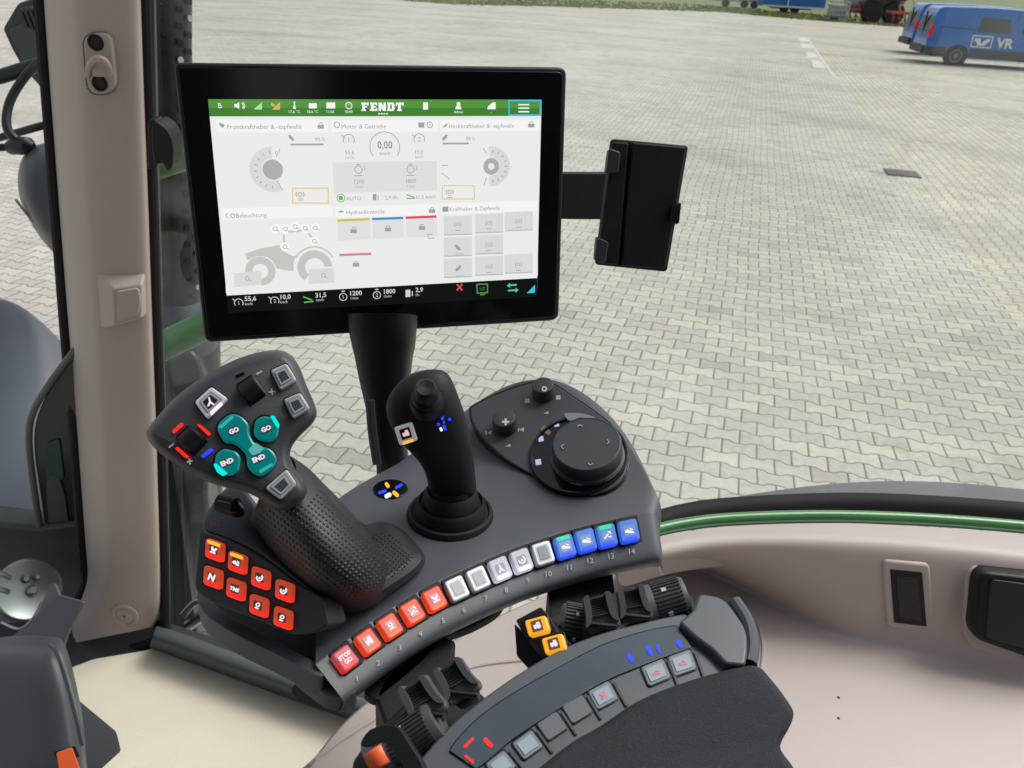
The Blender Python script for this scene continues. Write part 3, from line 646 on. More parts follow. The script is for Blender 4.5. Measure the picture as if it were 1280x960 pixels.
ds = thing('door_frame', 'dark door frame with rounded pane corner and dull green inner panel left of the pillar', 'door frame', at(75, 600, 1.35))
dp_ = Plane(at(70, 600, 1.36), hp.n)
slab('dark_panel', cat([(96, 438), (66, 478), (46, 520), (42, 560), (50, 620), (60, 690), (66, 748), (90, 760), (122, 740), (120, 440)], 4), dp_, 0, .03, mat('dark glassy panel', (.012, .020, .018), .25, coat=.2, var=.3, vscale=5), ds, bevel=.003)
b = MB(); b.tube(cat([dp_.hit(*p, .004) for p in [(100, 430), (66, 474), (42, 514), (36, 548), (41, 600), (50, 660), (58, 710), (68, 750)]], 6, False), .0052, 10); b.build('pane_seal', mat('grey seal', (.10, .115, .105), .45), ds)
slab('green_plate', rnd([(54, 556), (74, 548), (80, 600), (58, 602)], 5), dp_, .003, .003, mat('very dark green', (.008, .045, .02), .4), ds, bevel=.001)
slab('painted_reflection', cat([(58, 604), (74, 600), (84, 640), (87, 700), (80, 740), (70, 744), (64, 690)], 4), dp_, .003, .003, mat('painted olive grey reflection', (.055, .065, .052), .4), ds, bevel=.001)  # painted reflection: olive grey patch laid on the dark panel
rl = thing('round_lamp', 'round glossy work lamp with bright rim at the lower left edge', 'lamp', at(32, 735, 1.25))
ax_ = (CAM - at(32, 735, 1.25)).normalized() + Vector((.25, 0, .15))
b = MB(); b.lathe(at(34, 738, 1.27), ax_, [(.036, -.05), (.044, -.01), (.046, .006), (.043, .012), (.039, .010), (.037, -.004), (.02, -.010), (.0, -.012)], 40); b.build('lamp_body', mat('dark lamp gloss', (.016, .022, .020), .22), rl)
b = MB(); b.lathe(at(34, 738, 1.27), ax_, [(.0455, .005), (.0465, .009), (.0435, .0145), (.0405, .0125)], 40); b.build('rim', mat('dull rim', (.25, .28, .27), .3, metal=.8), rl)
for dx, dy, rr_ in ((-2, -14, .006), (6, 0, .008), (-8, 14, .006), (12, -16, .004)):
    b = MB(); b.lathe(at(34 + dx, 738 + dy, 1.262), ax_, [(rr_, -.01), (rr_, .004), (rr_ * .6, .008), (0, .008)], 16); b.build('reflector_stud', mat('dull rim', ()), rl)
b = MB(); b.tube(cat([at(-20, 720, 1.2), at(-2, 716, 1.2), at(12, 722, 1.22)], 4, False), .004, 8); b.tube(cat([at(-20, 738, 1.2), at(-2, 736, 1.2), at(10, 740, 1.22)], 4, False), .004, 8); b.tube(cat([at(2, 778, 1.21), at(24, 786, 1.21), at(40, 774, 1.215), at(52, 752, 1.22)], 5, False), .002, 8); b.build('bright_wire', SILVER, rl)
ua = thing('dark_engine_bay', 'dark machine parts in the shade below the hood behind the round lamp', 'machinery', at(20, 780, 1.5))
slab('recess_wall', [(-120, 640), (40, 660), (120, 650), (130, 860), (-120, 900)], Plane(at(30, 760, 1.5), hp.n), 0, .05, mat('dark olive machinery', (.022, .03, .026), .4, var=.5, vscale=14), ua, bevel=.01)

# grey trim wedge, steering column shroud, orange lever
tw = thing('dash_trim', 'dark grey triangular trim wedge between the round lamp and the pillar foot', 'trim panel', at(60, 790, 1.15))
tp = Plane(at(60, 790, 1.16), (-.3, -.75, .6))
slab('panel', rnd([(-60, 850), (0, 806), (28, 785), (73, 743), (104, 752), (82, 796), (78, 812), (60, 840), (-60, 880)], 3), tp, 0, .006, mat('trim grey', (.075, .08, .092), .5, bump=.3), tw, bevel=.003)
slab('raised_edge', rnd([(48, 764), (64, 729), (68, 730), (74, 744), (40, 776)], 2), tp, -.004, .004, mat('trim grey light', (.10, .11, .12), .5), tw, bevel=.002)
sh = thing('steering_column', 'dark grey steering column shroud with an orange lever at the lower left', 'steering column', at(50, 900, .9))
rows = []
cz = .86
for s, dz in ((0, .10), (.02, .03), (.06, .005), (.2, -.004), (.5, .0), (.8, .004), (.94, .012), (.99, .03), (1, .1)):
    e = [(-60, 812, 75, 797), (-60, 824, 82, 806), (-60, 850, 90, 832), (-60, 890, 99, 870), (-60, 940, 106, 915), (-60, 1000, 108, 945), (-60, 1080, 112, 1010)]
    rows.append([at(a + (c_ - a) * s, b_ + (d_ - b_) * s - 10 * math.sin(math.pi * s), cz + dz + k * -.012 + (.012 if k == 0 else 0) + (.05 if k == 0 else 0)) for k, (a, b_, c_, d_) in enumerate(e)])
grid('shroud', rows, mat('shroud grey', (.060, .063, .075), .38, bump=.2), sh, sub=2)
b = MB(); b.tube(cat([at(64, 806, .847), at(72, 815, .832), at(84, 850, .822), (at(96, 895, .808)), at(104, 932, .80)], 5, False), .0028, 8); b.build('edge_bead', GREYL, sh)
b = MB(); b.tube(cat([at(-4, 830, .842), at(8, 850, .836), at(16, 890, .826), at(24, 940, .81), at(28, 1000, .80)], 5, False), .0032, 8); b.build('shroud_seam', BLACK, sh)
op = Plane(at(85, 945, .77), (CAM - at(85, 945, 1)).normalized())
lv = slab('lever', rnd([(70, 941), (90, 934), (106, 975), (120, 1010), (88, 1020), (76, 975)], 3), op, .0, .014, mat('orange plastic', (.85, .13, .035), .4), sh, bevel=.003)
slab('lever_slot', rnd([(66, 940), (94, 932), (100, 946), (72, 952)], 2), op, -.006, .02, BLACK, sh, bevel=.001)
bp_ = thing('bracket_plate', 'dark flat bracket plate under the steering column lying over the cream cover', 'bracket', at(130, 920, 1.0))
slab('plate', rnd([(70, 850), (104, 880), (145, 914), (150, 935), (120, 962), (90, 985), (40, 1000)], 3), Plane(at(120, 920, .98), (0, -.15, 1)), 0, .006, mat('bracket grey', (.045, .05, .058), .5), bp_, bevel=.0015)
# ------------------------------------------------------------------ lever console (the grey deck with fourteen lit keys)
DH = .34
def xd(p): return (p.x, p.y)
p0 = level(DH).hit(700, 655); EV = Vector((math.sin(math.radians(20)), math.cos(math.radians(20)), 0)); TP = math.tan(math.radians(23))
def rise(p):
    s = (Vector((p.x, p.y, 0)) - Vector((p0.x, p0.y, 0))).dot(EV); k = .018
    # keep the left part of the deck level
    wx = 1 / (1 + math.exp(-(p.x - (-.015)) / .012))
    return TP * k * math.log(1 + math.exp(max(-30, min(30, s / k)))) * wx
def deck(px, py, h=0):
    r = ray(px, py); lo, hi = .2, 1.4
    f = lambda z: (CAM.z - (CAM + r * z).z) - (DH - rise(CAM + r * z) - h)
    for _ in range(40):
        m = (lo + hi) / 2
        if f(m) > 0: hi = m
        else: lo = m
    return CAM + r * hi
def tangent_plane(px, py, h=0):
    p = deck(px, py, h); a = deck(px + 6, py, h) - deck(px - 6, py, h); b = deck(px, py + 6, h) - deck(px, py - 6, h)
    n = a.cross(b).normalized()
    if n.z < 0: n = -n
    return Plane(p, n)
con = thing('control_console', 'dark grey lever console with a curved row of fourteen lit keys', 'control panel', deck(600, 650) - Vector((0, 0, .03)))
KEYS = [(433, 822), (461, 801), (488.6, 782), (516.5, 764), (544, 748), (572, 735), (598.5, 722.7), (626, 710.5), (652.6, 700), (679.5, 691), (707, 682.6), (733, 675), (759, 669), (786.5, 663)]
NUMS = [(446.6, 847.7), (473, 828.6), (500, 809), (525.6, 792), (554, 775.5), (580, 762), (607.7, 747.6), (633, 737), (660, 725), (686, 717), (711.7, 709), (738, 700.7), (764, 695), (790, 689)]
KC = cat([(405, 844, 0)] + [(x, y, 0) for x, y in KEYS] + [(806, 659, 0), (820, 657, 0)], 1, False)
def tang(i):
    a = KC[max(i - 1, 0)]; b = KC[min(i + 1, len(KC) - 1)]; t = (b - a); t.z = 0; return t.normalized()
# columns of the strip
cols = []
for i, c in enumerate(KC):
    t = tang(i); n = Vector((t.y, -t.x, 0))                  # n points up-left in the picture
    if n.y > 0: n = -n
    up = 18 if i > 1 else 17
    T = (c.x + n.x * up, c.y + n.y * up); N = (c.x - n.x * 38 , c.y - n.y * 38)
    cols.append((T, N, t))
STRIP_T = math.radians(30)
planes = []
for i, (T, N, t) in enumerate(cols):
    P_ = deck(*T); a = deck(*cols[max(i - 1, 0)][0]); b = deck(*cols[min(i + 1, len(cols) - 1)][0]); d = b - a; d.z = 0; d.normalize()
    o = Vector((d.y, -d.x, 0));
    if o.y > 0: o = -o
    planes.append(Plane(P_, Vector((0, 0, math.cos(STRIP_T))) + o * math.sin(STRIP_T)))
# back edge of the deck, one point per column
BK = [(396, 640), (402, 630), (412, 615), (424, 604), (446, 590), (470, 577), (500, 562), (535, 533), (564, 509), (592, 488), (626, 466), (664, 455), (700, 457), (738, 479), (776, 517), (804, 568), (824, 620)]
rows_n = 9; G = []
BKs = BK[:len(cols)]
for k in range(rows_n):
    f = k / (rows_n - 1); row = []
    for i, (T, N, t) in enumerate(cols):
        bx, by = BKs[i]; x = bx + (T[0] - bx) * f; y = by + (T[1] - by) * f
        p = deck(x, y)
        if k == 0: p = p - Vector((0, 0, .006))
        row.append(p)
    G.append(row)
back_low = [p - Vector((0, 0, .03)) + Vector((0, -.012, 0)) for p in G[0]]
Nrow = [planes[i].hit(*cols[i][1]) for i in range(len(cols))]
Mrow = [G[-1][i].lerp(Nrow[i], .5) for i in range(len(cols))]
Trow2 = [G[-1][i].lerp(Nrow[i], .04) for i in range(len(cols))]
Trow0 = [G[-1][i].lerp(G[-2][i], .05) for i in range(len(cols))]
N0 = [G[-1][i].lerp(Nrow[i], .95) for i in range(len(cols))]
outw = [Vector((pl.n.x, pl.n.y, 0)).normalized() for pl in planes]
N1 = [Nrow[i] + outw[i] * .0008 - Vector((0, 0, .003)) for i in range(len(cols))]
N2 = [Nrow[i] - outw[i] * .002 - Vector((0, 0, .010)) for i in range(len(cols))]
N3 = [Nrow[i] - outw[i] * .012 - Vector((0, 0, .020)) for i in range(len(cols))]
N4 = [Nrow[i] - outw[i] * .05 - Vector((0, 0, .028)) for i in range(len(cols))]
G[-1] = [p for p in G[-1]]
allrows = [[p + Vector((0, -.03, -.0)) for p in back_low], back_low] + G[:-1] + [Trow0, G[-1], Trow2, Mrow, N0, N1, N2, N3, N4]
# close the right end
def endcol(rows, off):
    c = Vector((0, 0, 0)); last = [r[-1] for r in rows]; m = sum(last, Vector()) / len(last)
    for r, p in zip(rows, last): r.append(p.lerp(m, .10) + Vector((off * .6, 0, -.004)))
    for r, p in zip(rows, last): r.append(p.lerp(m, .75) + Vector((off * .6, 0, -.014)))
endcol(allrows, .006)
body = grid('deck', allrows, GREY, con, sub=2)
# left tray that carries the joystick block, with its turned up lip
tray = level(DH + .020)
slab('tray', cat([(253, 748), (266, 768), (300, 790), (356, 814), (392, 828), (420, 836), (470, 812), (540, 770), (560, 715), (520, 655), (420, 640), (330, 660), (275, 715)], 5), tray, -.022, .012, BLACKM, con, bevel=.003)  # black colour stands in for the shadow gap between block and lip
lipc = [(250, 740), (252, 754), (265, 773), (300, 796), (350, 820), (378, 836), (400, 850), (418, 852)]
rows = []
for k, (dx, dy, h) in enumerate([(8, -16, -.008), (2, -8, .004), (0, -3, .0075), (0, 1, .008), (0, 6, .004), (0, 14, -.004), (1, 22, -.016), (4, 26, -.026)]):
    row = []
    for j, p in enumerate(lipc):
        s = min(1, .25 + j * .28)
        row.append(tray.hit(p[0] + dx * s, p[1] + (dy if dy > 0 else dy * s) * (1 if j > 1 else .55 + .2 * j), h))
    rows.append(row)
slab('tray_lip', cat([(246, 741), (249, 755), (262, 772), (300, 796), (340, 815), (376, 834), (400, 846), (404, 834), (380, 820), (345, 801), (312, 784), (284, 768), (266, 752), (254, 736), (249, 734)], 4), tray, .017, .015, GREY, con, bevel=.002, seg=4)
# front corner block joining tray and key strip
corner = rnd([(352, 822), (392, 816), (408, 806), (424, 826), (444, 852), (446, 864), (430, 872), (406, 868), (376, 846)], 8)
slab('corner', corner, level(DH + .013), .0, .011, GREY, con, bevel=.004, seg=4)

# keys
def key_shape(c, t, wv, hv, pl, h, th, m, name, parent, r=4, bevel=.0012):
    n = Vector((-t.y, t.x, 0));
    if n.y < 0: n = -n                                         # n points down the picture
    c = Vector((c[0], c[1], 0)); q = [c - t * wv - n * hv, c + t * wv - n * hv, c + t * wv + n * hv, c - t * wv + n * hv]
    return slab(name, rnd([(p.x, p.y) for p in q], r), pl, h, th, m, parent, bevel=bevel)
RED = litkey('red lit key', (.35, .03, .015), (.50, .055, .02), (1.0, .045, .012), .85); REDT = litkey('dull red lit key', (.35, .05, .06), (.36, .06, .07), (.85, .02, .03), .8)
REDB = glow('bright red light', (1.0, .02, .012), 1.15); ORB = glow('orange light', (1.0, .15, .02), 1.15); YEL = glow('amber light', (1.0, .50, .03), 1.1)
WKEY = litkey('white lit key', (.32, .34, .38), (.20, .21, .25), (.85, .75, .98), .7); WOFF = mat('unlit clear key', (.62, .66, .70), .25); PAD = mat('key pad insert', (.05, .075, .10), .25)
BLUEK = litkey('blue lit key', (.02, .07, .28), (.03, .13, .42), (.01, .06, .95), .9); BLUEB = glow('blue light', (.02, .06, 1.0), 1.15); GRNB = glow('green light', (.0, .72, .36), 1.0)
TEAL = mat('teal lit key', (.0, .13, .125), .25, emit=(.0, .15, .15), es=.6, coat=.4); TEALB = glow('teal light', (.0, .80, .72), 1.05)
WHITEB = glow('white bar light', (.95, .85, 1.0), 1.15)
INK = mat('dark key window', (.03, .012, .02), .3)
ICONS = {
 'tractor': [[(-.8, .1), (-.8, -.3), (-.1, -.3), (0, -.8), (.7, -.8), (.8, .1)], arc(-.45, .35, .0, .35, 0, 360, 12)[:13], arc(.4, .25, .0, .5, 0, 360, 12)[:13]],
 'swirl': [arc(0, 0, .55, .85, -60, 200, 14), [(-.2, -.25), (.25, -.25), (.25, .3), (-.2, .3)], [(.35, -.95), (.9, -.5), (.35, -.35)]],
 'plough': [[(-.9, .5), (.2, -.4), (.45, -.15), (-.6, .75)], [(.2, -.8), (.9, -.8), (.9, -.1), (.6, -.4)], [(.1, .3), (.9, .3), (.9, .55), (.1, .55)]],
 'wing': [[(-.9, -.1), (-.3, -.35), (.1, .05), (.9, .35), (.9, .75), (-.1, .55), (-.9, .35)], [(.1, -.55), (.8, -.2), (.8, .1), (.3, -.1)]],
 'arrow': [[(-.15, -.9), (.15, -.9), (.2, .0), (.8, .8), (.4, .9), (0, .35), (-.4, .9), (-.8, .8), (-.2, 0)]],
 'hare': [[(-.8, -.6), (-.35, -.8), (.0, -.1), (.5, -.7), (.85, -.4), (.35, .4), (-.3, .3)], [(-.7, .45), (.8, .5), (.8, .8), (-.7, .8)]],
 'lamp': [arc(0, -.25, .3, .55, 0, 360, 14), [(-.5, .45), (.5, .45), (.5, .75), (-.5, .75)]],
}
def icon(kind, c, t, s, pl, h, m, parent, name='symbol', sy=None):
    n = Vector((-t.y, t.x, 0));
    if n.y < 0: n = -n
    b = MB(); sy = sy or s
    for poly in ICONS[kind]:
        b.prism([pl.hit(c[0] + (t * x * s + n * y * sy).x, c[1] + (t * x * s + n * y * sy).y, h) for x, y in poly], pl.n, .0003)
    return b.build(name, m, parent)
def ptext(s, c, t, hpx, pl, h, m, parent, name='symbol', bold=.02, sx=1.0, align='c'):
    """text centred at photo point c running along t, hpx pixels high"""
    P_ = pl.hit(c[0], c[1], h); a = (pl.hit(c[0] + t.x * 5, c[1] + t.y * 5, h) - P_) / 5
    n = Vector((t.y, -t.x, 0))
    if n.y > 0: n = -n
    b_ = (pl.hit(c[0] + n.x * 5, c[1] + n.y * 5, h) - P_) / 5
    b = MB(); vv, ff = glyphs(s, bold)
    x0 = min(p.x for p in vv); x1 = max(p.x for p in vv); k = hpx / .69; ox = {'c': (x0 + x1) / 2, 'l': x0, 'r': x1}[align]
    b.add([P_ + a * ((p.x - ox) * k * sx) + b_ * ((p.y - .345) * k) for p in vv], ff)
    return b.build(name, m, parent)
spec = ['redt'] + ['red'] * 4 + ['off', 'off', 'w', 'w', 'off', 'bg', 'b', 'bg', 'b']
icn = [None, 'tractor', 'lamp', 'plough', 'hare', None, None, 'arrow', 'swirl', None, 'wing', 'wing', 'plough', 'wing']
LAB = {0: 'dull red key reading STOP GO', 5: 'unlit clear key with grey insert', 6: 'unlit clear key with dark insert', 9: 'unlit clear key with grey insert', 10: 'blue key with green lit top edge', 12: 'blue key with green lit top edge'}
# one long dark recess behind the keys, made of short frames
for i, c in enumerate(KEYS):
    pl = planes[i + 1]; pl2 = planes[min(i + 2, len(planes) - 1)]; t = tang(i + 1)
    g_ = tang(i + 1)
    key_shape(c, t, 15.2, 17.6, pl, .0012, .004, mat('deep black plastic', (.006, .006, .006), .6, spec=.25), 'key_frame', con, r=3, bevel=.0008)
for i, c in enumerate(KEYS):
    pl = planes[i + 1]; t = tang(i + 1); s = spec[i]
    m = {'red': RED, 'redt': REDT, 'off': WOFF, 'w': WKEY, 'b': BLUEK, 'bg': BLUEK}[s]
    kw, kh = 12.0, 14.0
    ko = key_shape(c, t, kw, kh, pl, .0048, .006, m, 'key', con, r=4.5)
    if i in LAB: ko['label'] = LAB[i]
    n = Vector((-t.y, t.x, 0))
    if n.y < 0: n = -n
    bc = (c[0] + n.x * 10.5, c[1] + n.y * 10.5); tc_ = (c[0] - n.x * 10.5, c[1] - n.y * 10.5)
    if s != 'off':
        key_shape(bc, t, 8, 2.0 if s != 'w' else 2.4, pl, .0051, .0006, {'red': ORB, 'redt': REDB, 'w': WHITEB, 'b': BLUEB, 'bg': BLUEB}[s], 'light_bar', ko, r=1.5, bevel=0)
        if s == 'bg': key_shape(tc_, t, 8, 2.6, pl, .0051, .0006, GRNB, 'light_bar', ko, r=1.5, bevel=0)
        if s == 'red': key_shape(c, t, 5.5, 6.5, pl, .0050, .0003, mat('key window tint', (.25, .05, .04), .3), 'window', ko, r=1.5, bevel=0)
        if s == 'w': key_shape(c, t, 5.8, 6.2, pl, .0050, .0003, mat('grey key window', (.12, .12, .15), .35), 'window', ko, r=1.5, bevel=0)
        if s in ('b', 'bg'): key_shape(c, t, 7.0, 6.5, pl, .0050, .0003, mat('blue key tint', (.05, .13, .30), .3, emit=(.06, .16, .45), es=.5), 'window', ko, r=1.5, bevel=0)
    else:
        key_shape(c, t, 6.4, 8.2, pl, .0051, .0005, PAD if i != 5 else mat('grey insert', (.16, .19, .22), .3), 'insert', ko, r=1.5, bevel=.0003)
        key_shape(c, t, 8.4, 10.3, pl, .0049, .0003, mat('clear key edge', (.30, .33, .37), .3), 'insert_rim', ko, r=2, bevel=0)
    if i == 0:
        ptext('STOP', (c[0] - n.x * 3.5, c[1] - n.y * 3.5), t, 5, pl, .0053, PINK, ko, bold=.05); ptext('GO', (c[0] + n.x * 4, c[1] + n.y * 4), t, 5, pl, .0053, PINK, ko, bold=.05)
    elif icn[i]:
        icon(icn[i], c, t, 5.6, pl, .0053, PINK if s != 'b' else W, ko)
for i, c in enumerate(NUMS):
    ptext(str(i + 1), c, Vector((1, -.12, 0)).normalized(), 6.5, planes[i + 1], .0012, mat('number print', (.34, .35, .36), .6), con, name='number', bold=.0)

# round display with four lit dashes on the deck
lp_ = tangent_plane(488, 612)
lr = (lp_.hit(509, 612) - lp_.hit(467, 612)).length / 2
ind = MB(); ind.lathe(lp_.hit(488, 612), lp_.n, [(lr * 1.04, -.002), (lr * 1.04, .0006), (lr, .0010), (0, .0010)], 48); ind = ind.build('indicator_disc', GLOSSB, con)
for (a, b, wd, m) in [((482, 603), (486, 609), 2.0, YEL), ((503, 605), (494, 610), 1.6, BLUEB), ((473, 616), (483, 613), 1.6, BLUEB), ((491, 614), (498, 620), 2.2, YEL), ((481, 621), (489, 617), 2.4, WHITEB)]:
    dv = Vector((b[0] - a[0], b[1] - a[1], 0)).normalized(); nv = Vector((-dv.y, dv.x, 0)) * wd
    q = rnd([(a[0] + nv.x, a[1] + nv.y), (b[0] + nv.x, b[1] + nv.y), (b[0] - nv.x, b[1] - nv.y), (a[0] - nv.x, a[1] - nv.y)], wd)
    slab('indicator_light', q, lp_, .0014, .0005, m, ind, bevel=0)

# dial pod: raised dark panel, two knobs, rotary wheel
pod = tangent_plane(690, 560)
pod = Plane(pod.o + pod.n * .0015, pod.n)
PANEL = cat([(588, 515), (592, 507), (622, 492), (659, 479.5), (678, 476.5), (694, 481), (714, 494), (739, 511), (763, 530), (779, 552), (785, 575), (778, 598), (760, 612), (735, 618), (709, 614), (692, 605), (659, 590), (630, 572), (606, 549), (592, 530)], 4)
slab('pod_groove', [( (x - 690) * 1.018 + 690, (y - 548) * 1.018 + 548) for x, y in ((p.x, p.y) for p in [Vector((q[0], q[1], 0)) for q in PANEL])] if False else [((q.x - 690) * 1.02 + 690, (q.y - 548) * 1.025 + 548) for q in [Vector((*p[:2], 0)) for p in PANEL]], pod, .0004, .012, GLOSSB, con, bevel=.0006)
pan = slab('dial_panel', [(q[0], q[1]) for q in PANEL], pod, .0016, .008, mat('charcoal panel', (.032, .038, .045), .5, bump=.3, bscale=1500), con, bevel=.0012)
def pr(cx, cy, rpx, h=0): return (pod.hit(cx + rpx, cy, h) - pod.hit(cx, cy, h)).length
for (cx, cy), r in (((632, 534), 15), ((680, 493), 14)):
    R0_ = pr(cx, cy, r); c = pod.hit(cx, cy, .0016)
    b = MB(); b.lathe(c, pod.n, [(R0_ * 1.02, -.001), (R0_ * 1.02, .003), (R0_ * .97, .004), (R0_ * .97, .0095), (R0_ * .92, .0108), (R0_ * .80, .0112), (0, .0105)], 40)
    kn = b.build('knob', mat('charcoal knob', (.022, .026, .030), .5), con)
b = MB(); kk = Plane(pod.o + pod.n * .0129, pod.n)
for q in ([(627.5, 526), (636.5, 526), (636.5, 528.4), (627.5, 528.4)], [(630.8, 523), (633.2, 523), (633.2, 531.4), (630.8, 531.4)]): b.prism([kk.hit(*p) for p in q], kk.n, .0003)
b.prism([kk.hit(*p) for p in arc(680.5, 486, 1.8, 3.4, 0, 359, 12)], kk.n, .0003)
b.build('knob_mark', mat('knob mark', (.5, .55, .55), .5), con)
mk = MB(); pp = Plane(pod.o + pod.n * .0019, pod.n)
for cx, cy, kd in ((611, 541, 0), (651.5, 537, 0), (634.6, 557, 1), (659, 501, 2), (697.7, 497, 2), (682, 516, 1)):
    if kd == 0: mk.prism([pp.hit(*p) for p in ((cx - 4, cy - 2), (cx - 2.6, cy - 2), (cx - 2.6, cy + 2.4), (cx - 4, cy + 2.4))], pp.n, .0003); mk.prism([pp.hit(*p) for p in ((cx - 2, cy), (cx + 3.4, cy - 3), (cx + 3, cy + 2.6))], pp.n, .0003)
    if kd == 1: mk.prism([pp.hit(*p) for p in ((cx - 3, cy + 1), (cx + 3, cy - 2), (cx + 4, cy + 1))], pp.n, .0003)
    if kd == 2: mk.prism([pp.hit(*p) for p in ((cx - 3, cy - 2.4), (cx + 2.6, cy - 3), (cx + 3.2, cy + 2.4), (cx - 2.6, cy + 2.6))], pp.n, .0003)
mk.build('panel_mark', mat('panel print', (.38, .40, .42), .5), con)
# rotary wheel
c = pod.hit(723, 569, .0016); Rr = pr(723, 569, 62)
b = MB(); b.lathe(c, pod.n, [(Rr, -.002), (Rr, .0016), (Rr * .985, .0026), (Rr * .95, .0026), (Rr * .93, .001), (Rr * .72, .0005), (0, .0005)], 72); ring = b.build('dial_ring', GLOSSB, con)
c2 = pod.hit(735, 572, .0016); R2 = pr(735, 572, 43.5)
b = MB(); b.lathe(c2, pod.n, [(R2 * 1.05, -.001), (R2 * 1.05, .004), (R2 * 1.0, .0048), (R2 * .99, .007), (R2 * 1.0, .0085), (R2 * 1.0, .0135), (R2 * .975, .0155), (R2 * .955, .0163), (R2 * .93, .0165), (R2 * .925, .0162), (0, .0162)], 72)
dial = b.build('rotary_dial', mat('charcoal dial', (.032, .040, .047), .48, bump=.2, bscale=1500), con, sharp=20)
b = MB(); b.lathe(c2, pod.n, [(R2 * 1.07, .0015), (R2 * 1.075, .0022), (R2 * 1.055, .0030)], 72); b.build('dial_skirt_ring', mat('copper ring', (.35, .22, .13), .25, metal=1), ring)
dt = Plane(c2 + pod.n * .0170, pod.n); b = MB()
for cx, cy, a in ((725, 532, -90), (703, 558, 180), (760, 552, 0), (738, 580, 90)):
    d_ = Vector((math.cos(math.radians(a)), math.sin(math.radians(a)))); e_ = Vector((-d_.y, d_.x)); P2 = Vector((cx, cy))
    for s in (1, -1):
        q = [P2 + d_ * 2, P2 + d_ * .6, P2 - d_ * 1.6 + e_ * s * 3.0, P2 - d_ * .2 + e_ * s * 3.0]; b.prism([dt.hit(*p) for p in (q if s > 0 else q)], dt.n, .0003)
b.build('arrow_mark', mat('arrow print', (.33, .36, .37), .5), dial)
rp = Plane(c + pod.n * .0030, pod.n)
slab('silver_tab', cat([(705, 517), (716, 516), (730, 517), (744, 522), (738, 525), (725, 522), (712, 526)], 4), rp, .0010, .003, mat('satin silver', (.22, .25, .28), .35, metal=.5), ring, bevel=.0008)
rq = Plane(c + pod.n * .0012, pod.n)
b = MB()
for cx, cy, s in ((695.6, 530, 3.6), (676, 548.5, 3.6), (672.7, 577.5, 4.0)):
    b.prism([rq.hit(*p) for p in ((cx - s, cy - s * .7), (cx + s * .8, cy - s), (cx + s, cy + s * .6), (cx - s * .7, cy + s))], rq.n, .0004)
b.build('lit_icon', glow('lilac light', (.62, .52, .80), .9), ring)
b = MB(); b.prism([rq.hit(*p) for p in ((675, 537), (680, 531), (689, 540), (686, 544))], rq.n, .0003); b.build('painted_copper_glint', mat('copper ring', ()), ring)  # copper glint on the ring, painted as a thin plate

# ------------------------------------------------------------------ short joystick
js = thing('short_joystick', 'black joystick with rubber boot standing between the large lever and the rotary dial', 'joystick', deck(563, 640))
bc_ = deck(563, 644); rb = (level(DH).hit(563 + 52, 644) - level(DH).hit(563, 644)).length
b = MB(); b.lathe(bc_, (0, 0, 1), [(rb * 1.04, -.004), (rb * 1.04, .0015), (rb, .004), (rb * .94, .0045), (rb * .9, .003), (rb * .86, .003), (rb * .83, .010), (rb * .76, .0125), (rb * .72, .010), (rb * .68, .010), (rb * .64, .018), (rb * .56, .021), (rb * .5, .018), (rb * .48, .024)], 56)
b.build('boot', RUBBER, js)
spine = [(566, 650, 30, .592, .024), (566, 630, 30, .578, .024), (566, 608, 30, .561, .024), (563, 585, 31, .545, .025), (556, 563, 34, .531, .026), (545, 543, 42, .520, .028), (535, 525, 47, .511, .028), (528, 507, 48, .505, .027), (527, 490, 43, .503, .024), (531, 477, 34, .504, .019), (538, 468, 20, .508, .011)]
cen = [at(x, y, z + .016) for x, y, w_, z, d_ in spine]
rows = []
for i, (x, y, w_, z, dep) in enumerate(spine):
    tdir = (cen[min(i + 1, len(cen) - 1)] - cen[max(i - 1, 0)]).normalized(); rx = (at(x + w_, y - w_ * .12 * (i > 4), z + .016) - at(x, y, z + .016))
    dy_ = tdir.cross(rx).normalized()
    if dy_.y > 0: dy_ = -dy_
    row = []
    for k in range(16):
        a = 2 * math.pi * k / 16; ca_, sa_ = math.cos(a), math.sin(a); pw = .8
        ux = math.copysign(abs(ca_) ** pw, ca_); uy = math.copysign(abs(sa_) ** pw, sa_)
        row.append(cen[i] + rx * ux + dy_ * uy * dep * .62)
    rows.append(row)
b = MB(); v = [p for r in rows for p in r]; nc = 16; f = [[i * nc + j, i * nc + (j + 1) % nc, (i + 1) * nc + (j + 1) % nc, (i + 1) * nc + j] for i in range(len(rows) - 1) for j in range(nc)]
f += [list(range(nc))[::-1], [(len(rows) - 1) * nc + j for j in range(nc)]]; b.add(v, f)
grip = b.build('grip', BLACKM, js, sub=2)
bpy.context.view_layer.update()
gb = bvh_of(grip)
loc, nrm = surf(gb, 533, 500, .5); hx = (nrm * .5 + Vector((0, -.25, .8))).normalized()
b = MB(); rr_ = 22 * .5 / FPX
b.lathe(loc - hx * .003, hx, [(rr_ * 1.05, -.004), (rr_ * 1.03, .002), (rr_ * .92, .0045), (rr_ * .86, .0045), (rr_ * .82, .0075), (rr_ * .74, .0085), (rr_ * .70, .0085), (rr_ * .64, .0125), (rr_ * .66, .0145), (rr_ * .62, .0175), (rr_ * .5, .019), (0, .0185)], 40)
b.build('thumb_stick', BLACK, js)
loc, nrm = surf(gb, 507, 543, .5); bp2 = Plane(loc, nrm * .6 + (CAM - loc).normalized() * .8); ang = Vector((1, -.32, 0)).normalized()
key_shape((507, 543), ang, 13.2, 13.0, bp2, .0028, .006, GLOSSB, 'button_frame', js, r=3, bevel=.0005)
wb_ = key_shape((507, 543), ang, 11.8, 12, bp2, .0042, .006, mat('white button', (.55, .55, .57), .35, emit=(.5, .48, .52), es=.35), 'white_button', js, r=3)
